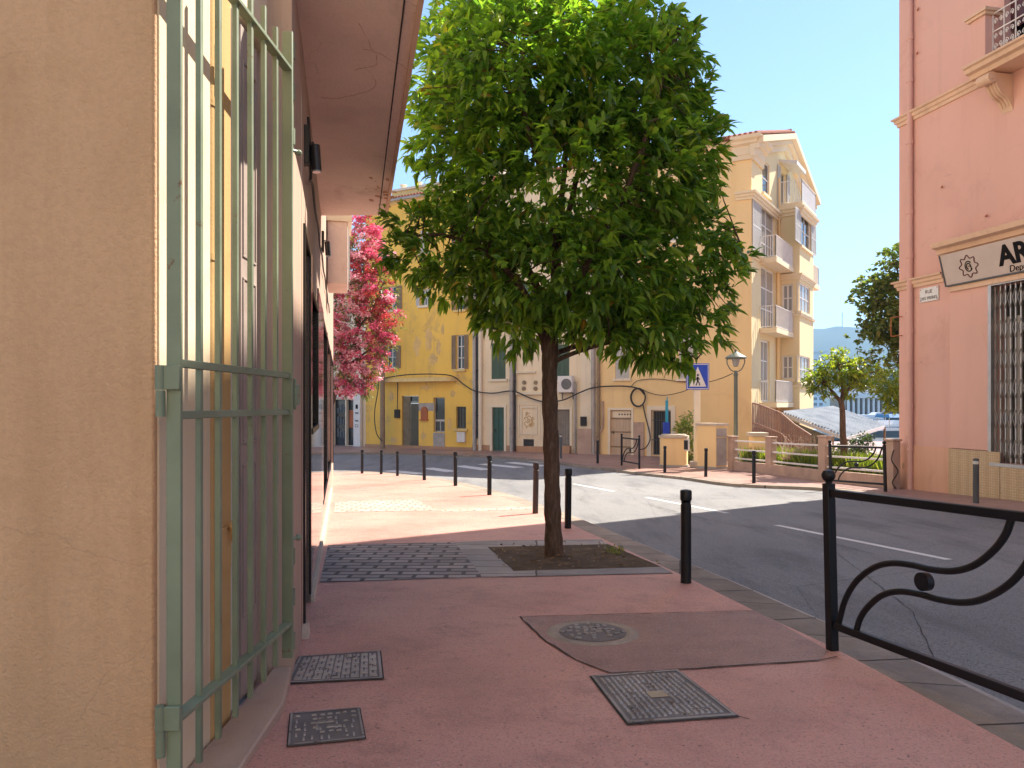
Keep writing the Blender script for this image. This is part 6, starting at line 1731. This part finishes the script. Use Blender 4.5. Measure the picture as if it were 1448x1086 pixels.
# street name plate
r = FP.rect(1300.5, 406, 1327, 426, .03); plt = thing("street_plate", "small white enamel street name plate on the pink building", "street sign", tuple(FP.pt(r[0], r[2], .02)))
mb = MB(); mb.fbox(FP, r[0], r[1], r[2], r[3], .004, .035); mb.build("plate", M['enamel'], plt, bevel=.006)
hN = r[3]-r[2]; am = (r[0]+r[1])/2
text("RUE", FP, am, r[2]+hN*.57, .037, hN*.36, M['sign_black'], plt, ext=.002); text("DES FRERES", FP, am, r[2]+hN*.14, .037, hN*.30, M['sign_black'], plt, ext=.002)
mb = MB()
for q in (r[0]+.04, r[1]-.04):
    for z in (r[2]+.04, r[3]-.04): mb.tube([FP.pt(q, z, .034), FP.pt(q, z, .042)], .016, 8)
mb.build("screw", M['rust_red'], plt)
# wire bracket on the corner and a stub of hose at its foot
mb = MB()
for y in (447, 474): z = zt(FP, 1280, y); mb.tube([FP.pt(.12, z, .0), FP.pt(.12, z, .10), FP.pt(-.18, z, .12)], .012, 6)
mb.tube([FP.pt(-.18, zt(FP, 1280, 447), .12), FP.pt(-.18, zt(FP, 1280, 474), .12)], .012, 6); mb.build("wire_bracket", M['rust_red'], pk)
g = G(1262, 692); mb = MB(); mb.tube(spline([g+Vector((.25, .3, 1.0)), g+Vector((.1, .1, 1.1)), g+Vector((-.02, 0, .8)), g+Vector((.15, 0, .5)), g+Vector((.0, .0, .2)), g+Vector((.1, .0, .02))], 6), .018, 6); tag(mb.build("hose", M['cable']), "dark hose hanging at the foot of the pink corner", "hose")
# balcony
ab = FP.px(1402, 90)[0]; zbf = zt(FP, 1362, 96, .85); D_ = .85
bal = MB(); bal.sweep([(FP.pt(ab, zbf+.02), nP), (FP.pt(ab+6.5, zbf+.02), nP)], [(.005, -.30), (D_-.22, -.30), (D_-.18, -.20), (D_-.08, -.17), (D_-.06, -.08), (D_, -.05), (D_, 0), (.005, 0)])
bo = bal.build("balcony", M['pink_trim'], pk, smooth=False)
def corbel(a):
    mb = MB(); prof = []
    for k in range(25):
        t_ = k/24; d = (D_-.20)*(1-t_) + .03; z = -.32 - .16*math.sin(min(1, t_*2.2)*math.pi/2) - .62*(t_**1.5) + .05*math.sin(t_*9)
        prof.append(FP.pt(a, zbf+z, d))
    prof = [FP.pt(a, zbf-.315, .008), FP.pt(a, zbf-.315, D_-.18)] + prof + [FP.pt(a, zbf-1.15, .008)]
    mb.prism(prof, Vector((*FP.u, 0))*.30)
    mb.tube([FP.pt(a-.03, zbf-.44, D_-.24), FP.pt(a+.33, zbf-.44, D_-.24)], .125, 18); mb.tube([FP.pt(a-.05, zbf-.44, D_-.24), FP.pt(a+.35, zbf-.44, D_-.24)], .05, 12)
    for o in (.03, .12, .21):
        mb.tube([p+Vector((*FP.u, 0))*(o+.03)-Vector((0, 0, .008)) for p in prof[3:-2]], .022, 6)
    mb.build("corbel", M['pink_trim'], bo, angle=40)
corbel(ab+.30); corbel(ab+3.2)
def pier(a, w=.42):
    mb = MB(); mb.fbox(FP, a, a+w, zbf+.022, zbf+1.02, D_-.50, D_-.10); mb.build("pier", M['pink'], bo, bevel=.01)
    mb = MB(); mb.fbox(FP, a-.06, a+w+.06, zbf+1.022, zbf+1.09, D_-.54, D_-.05); mb.fbox(FP, a-.1, a+w+.1, zbf+1.092, zbf+1.16, D_-.58, D_-.01); mb.build("pier_cap", M['pink_trim'], bo, smooth=False)
pier(ab+.14); pier(ab+3.0)
mb = MB(); mb.fbox(FP, ab+.14, ab+.54, zbf+.022, zbf+1.02, .005, D_-.52); mb.build("end_parapet", M['pink'], bo, smooth=False)
rl = MB(); ra, rb, dr = ab+.58, ab+2.98, D_-.3
for z in (.10, .62, 1.04): rl.bar(FP.pt(ra, zbf+z, dr), FP.pt(rb, zbf+z, dr), .025, .025)
nbal = 8
for i in range(nbal+1): a = ra+(rb-ra)*i/nbal; rl.bar(FP.pt(a, zbf+.04, dr), FP.pt(a, zbf+1.04, dr), .02, .02, (1, 0, 0))
for i in range(nbal):
    am = ra+(rb-ra)*(i+.5)/nbal
    for s in (-1, 1):
        for zc_, r0 in ((.24, .10), (.48, .085), (.83, .09)):
            rl.tube([FP.pt(am+s*(.075-.9*r0*math.exp(-k*.11)*math.cos(k*.5)*.6), zbf+zc_+r0*math.exp(-k*.09)*math.sin(k*.5), dr+.004) for k in range(20)], .009, 5)
rl.build("railing", M['white'], bo)
mb = MB(); mb.fbox(FP, hb[0], hb[1], hb[2], hb[3], -.34, -.32); mb.build("balcony_door", M['glass'], pk, smooth=False)
mb = MB(); mb.fbox(FP, hb[0]+.02, hb[1]-.02, hb[2]+.6, hb[3], -.2, -.17); mb.build("blind", M['maroon'], pk, smooth=False)
# insulator hooks and small fixings on the wall
mb = MB()
for x, y in ((1300, 14), (1299, 76), (1334, 265), (1397, 306)):
    a, z = FP.px(x, y); mb.tube([FP.pt(a-.06, z+.03, .0), FP.pt(a-.02, z, .05), FP.pt(a+.05, z+.02, .07)], .018, 6)
mb.build("wall_hook", M['rust_red'], pk)

# ================================================================== UNSEEN HOUSE ADDED BEHIND THE CAMERA TO BOUNCE SUN INTO THE SHADE
FRr = Fac((9.0, -12.5), (-13.0, -11.5))
rh = thing("cream_house", "unseen cream house added behind the camera to bounce warm sunlight", "house", tuple(FRr.pt(11, .4, 0)))
holes_r = [(1.6+3.3*i, 2.7+3.3*i, z, z+2.0) for i in range(6) for z in (1.6, 5.2, 8.6, 12.0)]
mb = MB(); mb.wall(FRr, 0, FRr.len, 0.2, 17.0, holes_r, .2)
mb.add([FRr.pt(0, 17.0), FRr.pt(FRr.len, 17.0), FRr.pt(FRr.len, 17.0, -9), FRr.pt(0, 17.0, -9)], [(0, 1, 2, 3)]); mb.build("wall", M['cream_house'], rh, smooth=False)
for h in holes_r: window(FRr, h, rh, shutters='closed', smat='shutter_white', sill='cream_trim')
band(FRr, -.1, FRr.len+.1, 17.05, CORN, rh, 'cream_trim')

# ================================================================== HARBOUR AND HILLS
def boat(name, label, cx_, cy_, rz, L_=9.0, canopy=None, flybridge=True):
    root = thing(name, label, "boat", (cx_, cy_, -2.2), group="boats moored in the harbour")
    def T(x, y, z): return Vector((cx_+x*math.cos(rz)-y*math.sin(rz), cy_+x*math.sin(rz)+y*math.cos(rz), -2.2+z))
    st = [(-.5, .95, .95), (-.25, 1.0, .95), (.05, 1.0, 1.0), (.28, .78, 1.1), (.42, .42, 1.22), (.5, .04, 1.35)]
    B = L_*.16; mb = MB(); nn_ = 5
    for (t_, w, h) in st:
        for (sw, sh) in ((-1, h), (-.8, .25), (0, -.3), (.8, .25), (1, h)): mb.v.append(T(t_*L_, sw*w*B, sh*L_*.10+.2))
    for i in range(len(st)-1):
        for k in range(4): a = i*nn_+k; mb.f.append((a, a+1, a+nn_+1, a+nn_))
    for i in range(len(st)-1): a = i*nn_; mb.f.append((a, a+4, a+nn_+4, a+nn_))
    mb.f.append(tuple(range(5)))
    mb.build("hull", M['boat_white'], root, angle=50)
    hd = L_*.10+.2
    def slab(x0, x1, w0, w1, z0, z1, rake): return [T(x0, -w0, z0), T(x1, -w0, z0), T(x1, w0, z0), T(x0, w0, z0), T(x0, -w1, z1), T(x1-rake, -w1, z1), T(x1-rake, w1, z1), T(x0, w1, z1)], [(0,3,2,1), (4,5,6,7), (0,1,5,4), (1,2,6,5), (2,3,7,6), (3,0,4,7)]
    mb = MB(); mb.add(*slab(-.25*L_, .25*L_, B*.75, B*.62, hd, hd+1.15, .8)); mb.build("cabin", M['boat_white'], root, smooth=False)
    mb = MB(); mb.add(*slab(-.22*L_, .235*L_, B*.70+.09, B*.64+.09, hd+.45, hd+.95, .45)); mb.build("cabin_window", M['glass'], root, smooth=False)
    if flybridge: mb = MB(); mb.add(*slab(-.3*L_, .12*L_, B*.66, B*.6, hd+1.16, hd+1.45, .3)); mb.build("flybridge", M['boat_white'], root, smooth=False)
    if canopy:
        mb = MB(); mb.add(*slab(-.48*L_, .0, B*.8, B*.6, hd+1.95, hd+2.2, .1)); mb.build("canopy", M[canopy], root, smooth=False)
        mb = MB()
        for x, y in ((-.46*L_, -B*.75), (-.46*L_, B*.75), (-.02*L_, -B*.6), (-.02*L_, B*.6)): mb.cyl(T(x, y, hd), T(x, y, hd+1.96), .03, seg=6)
        mb.build("canopy_frame", M['steel'], root)
    return root
def hx(px, Y): return ray(px)*Y
boat("motor_boat", "white motor boat with dark blue canopy nearest the pink corner", hx(1262, 60), 60, R(200), 9, 'boat_blue')
boat("motor_boat", "white motor boat moored beyond the shelter roof", hx(1216, 78), 78, R(12), 11, None)
boat("motor_boat", "low boat under a bright blue cover near the shelter", hx(1266, 48.5+6), 54.5+2, R(190), 7, 'tarp', False)
boat("motor_boat", "white motor boat farther out beside the pavilion", hx(1250, 92), 92, R(170), 12, 'boat_blue')
def sail(px, Y, top, label):
    x = hx(px, Y); r_ = boat("sailing_boat", label, x, Y, R(15), 10, None, False); mb = MB(); mb.cyl((x, Y, -1.2), (x, Y, yt(top, Y)), .09, .05, 8); mb.bar((x-.8, Y, yt(top, Y)*.6), (x+.8, Y, yt(top, Y)*.6), .05, .05); mb.build("mast", M['boat_white'], r_)
sail(1226, 135, 512, "sailing boat whose bare mast stands left of the round-leaved tree")
sail(1236, 150, 500, "farther sailing boat with the taller bare mast")
# quay pavilion
mb = MB(); mb.box((hx(1140, 112), 112, -4), (60, 0, 0), (0, 30, 0), (0, 0, 2.9)); structure(mb.build("quay", M['concrete'], smooth=False), "pale stone quay across the harbour")
Yq = 116; x0, x1 = hx(1198, Yq), hx(1275, Yq); pv = thing("pavilion", "flat roofed glass pavilion on the quay behind the small tree", "pavilion", ((x0+x1)/2, Yq, -1.1))
zt0, zt1 = yt(563, Yq), yt(557, Yq)
mb = MB(); mb.box((x0-.6, Yq-1.2, zt0), (x1-x0+1.2, 0, 0), (0, 9, 0), (0, 0, zt1-zt0)); mb.box((x0, Yq-.2, zt1+.01), (x1-x0-4, 0, 0), (0, 6, 0), (0, 0, .8)); mb.build("roof", M['boat_white'], pv, smooth=False)
mb = MB(); mb.box((x0, Yq+.3, -1.1), (x1-x0, 0, 0), (0, 6, 0), (0, 0, zt0+1.1-.01)); mb.build("glazing", M['glass'], pv, smooth=False)
mb = MB()
for i in range(12): mb.box((x0+(x1-x0)*i/11-.15, Yq-.6, -1.1), (.3, 0, 0), (0, .3, 0), (0, 0, zt0+1.09))
mb.build("columns", M['boat_white'], pv, smooth=False)
wb = thing("waterfront_building", "pale flat roofed block far off below the blue hill", "building", (hx(1150, 420), 420, -2))
x0, x1 = hx(1132, 420), hx(1166, 420); mb = MB(); mb.box((x0, 420, -3), (x1-x0, 0, 0), (0, 14, 0), (0, 0, yt(499, 420)+3)); mb.build("wall", M['boat_white'], wb, smooth=False)
mb = MB(); mb.box((x0-1, 418.5, yt(499, 420)+.02), (x1-x0+3, 0, 0), (0, 17, 0), (0, 0, 1.1)); mb.build("roof", M['white'], wb, smooth=False)
mb = MB()
for j in range(9):
    for i in range(4): mb.box((x0+1+i*3.2, 419.9, 1+j*3.1), (2, 0, 0), (0, .08, 0), (0, 0, 1.6))
mb.build("windows", M['glass'], wb, smooth=False)
# far shore trees and hill
rg = np.random.default_rng(44); fs = []
for i in range(16):
    px = 1205+i*6+rg.uniform(-3, 3); Y = 230+rg.uniform(-15, 15); fs.append(ps(px, rg.uniform(528, 556), Y, rg.uniform(7, 12), rg.uniform(9, 17)))
C_, A_ = lobes(fs, 1200, 45, .3, .3, .4)
tag(leaf_cloud("far_trees", C_, A_, 5, 1.3, .9, M['leaf_hedge'], seed=46, simple=True, spread=1.1, jit=.4), "bank of trees across the harbour fading to blue", "trees", kind='stuff')
mb = MB(); mb.box((hx(1140, 215), 215, -4), (170, 0, 0), (0, 40, 0), (0, 0, 3.2)); structure(mb.build("far_shore", M['terrain'], smooth=False), "far shore of the harbour")
nx_, ny_ = 70, 14; hv, hf_ = [], []
from mathutils import noise as mnoise
for j in range(ny_):
    for i in range(nx_):
        px = 1040 + 480*i/(nx_-1); Y = 1050 + j*45
        x = ray(px)*1300 + (Y-1300)*.35
        prof = np.interp(px, [1040, 1120, 1149, 1190, 1230, 1300, 1400, 1520], [120, 165, 172, 180, 172, 150, 110, 60])
        k = math.sin(math.pi*min(1, j/(ny_*.62))/2)
        z = -4 + prof*.875*k + 14*k*mnoise.fractal(Vector((x*.006, Y*.006, 0)), 1.0, 2.0, 6)
        hv.append((x, Y, z))
for j in range(ny_-1):
    for i in range(nx_-1): a = j*nx_+i; hf_.append((a, a+1, a+nx_+1, a+nx_))
mb = MB(); mb.add(hv, hf_); structure(mb.build("hill", M['hill'], recalc=False, angle=60), "wooded hill across the bay fading to blue")
Yh = 1400; mb = MB(); mb.cyl((ray(1191)*Yh, Yh, 120), (ray(1191)*Yh, Yh, yt(441, Yh)), 1.0, .5, 8); mb.lathe((ray(1191)*Yh, Yh, yt(446, Yh)), [(1.6, 0), (1.6, 1.2)], 8)
tag(mb.build("antenna_mast", M['grey_paint']), "tiny antenna mast on the crest of the far hill", "mast")

# ================================================================== HAZE
hz = bpy.data.materials.new("haze"); hz.use_nodes = True; nt = hz.node_tree
for n in list(nt.nodes):
    if n.type == 'BSDF_PRINCIPLED': nt.nodes.remove(n)
pv_ = nt.nodes.new("ShaderNodeVolumePrincipled"); pv_.inputs["Color"].default_value = (0.42, 0.68, 1.0, 1); pv_.inputs["Density"].default_value = 0.0006; pv_.inputs["Anisotropy"].default_value = 0.0
nt.links.new(pv_.outputs[0], nt.nodes["Material Output"].inputs["Volume"])
mb = MB(); mb.box((-1720, -1720, -10), (3440, 0, 0), (0, 3440, 0), (0, 0, 215)); hzo = mb.build("haze", hz, smooth=False)
tag(hzo, "pale blue summer haze over the bay", kind='stuff')
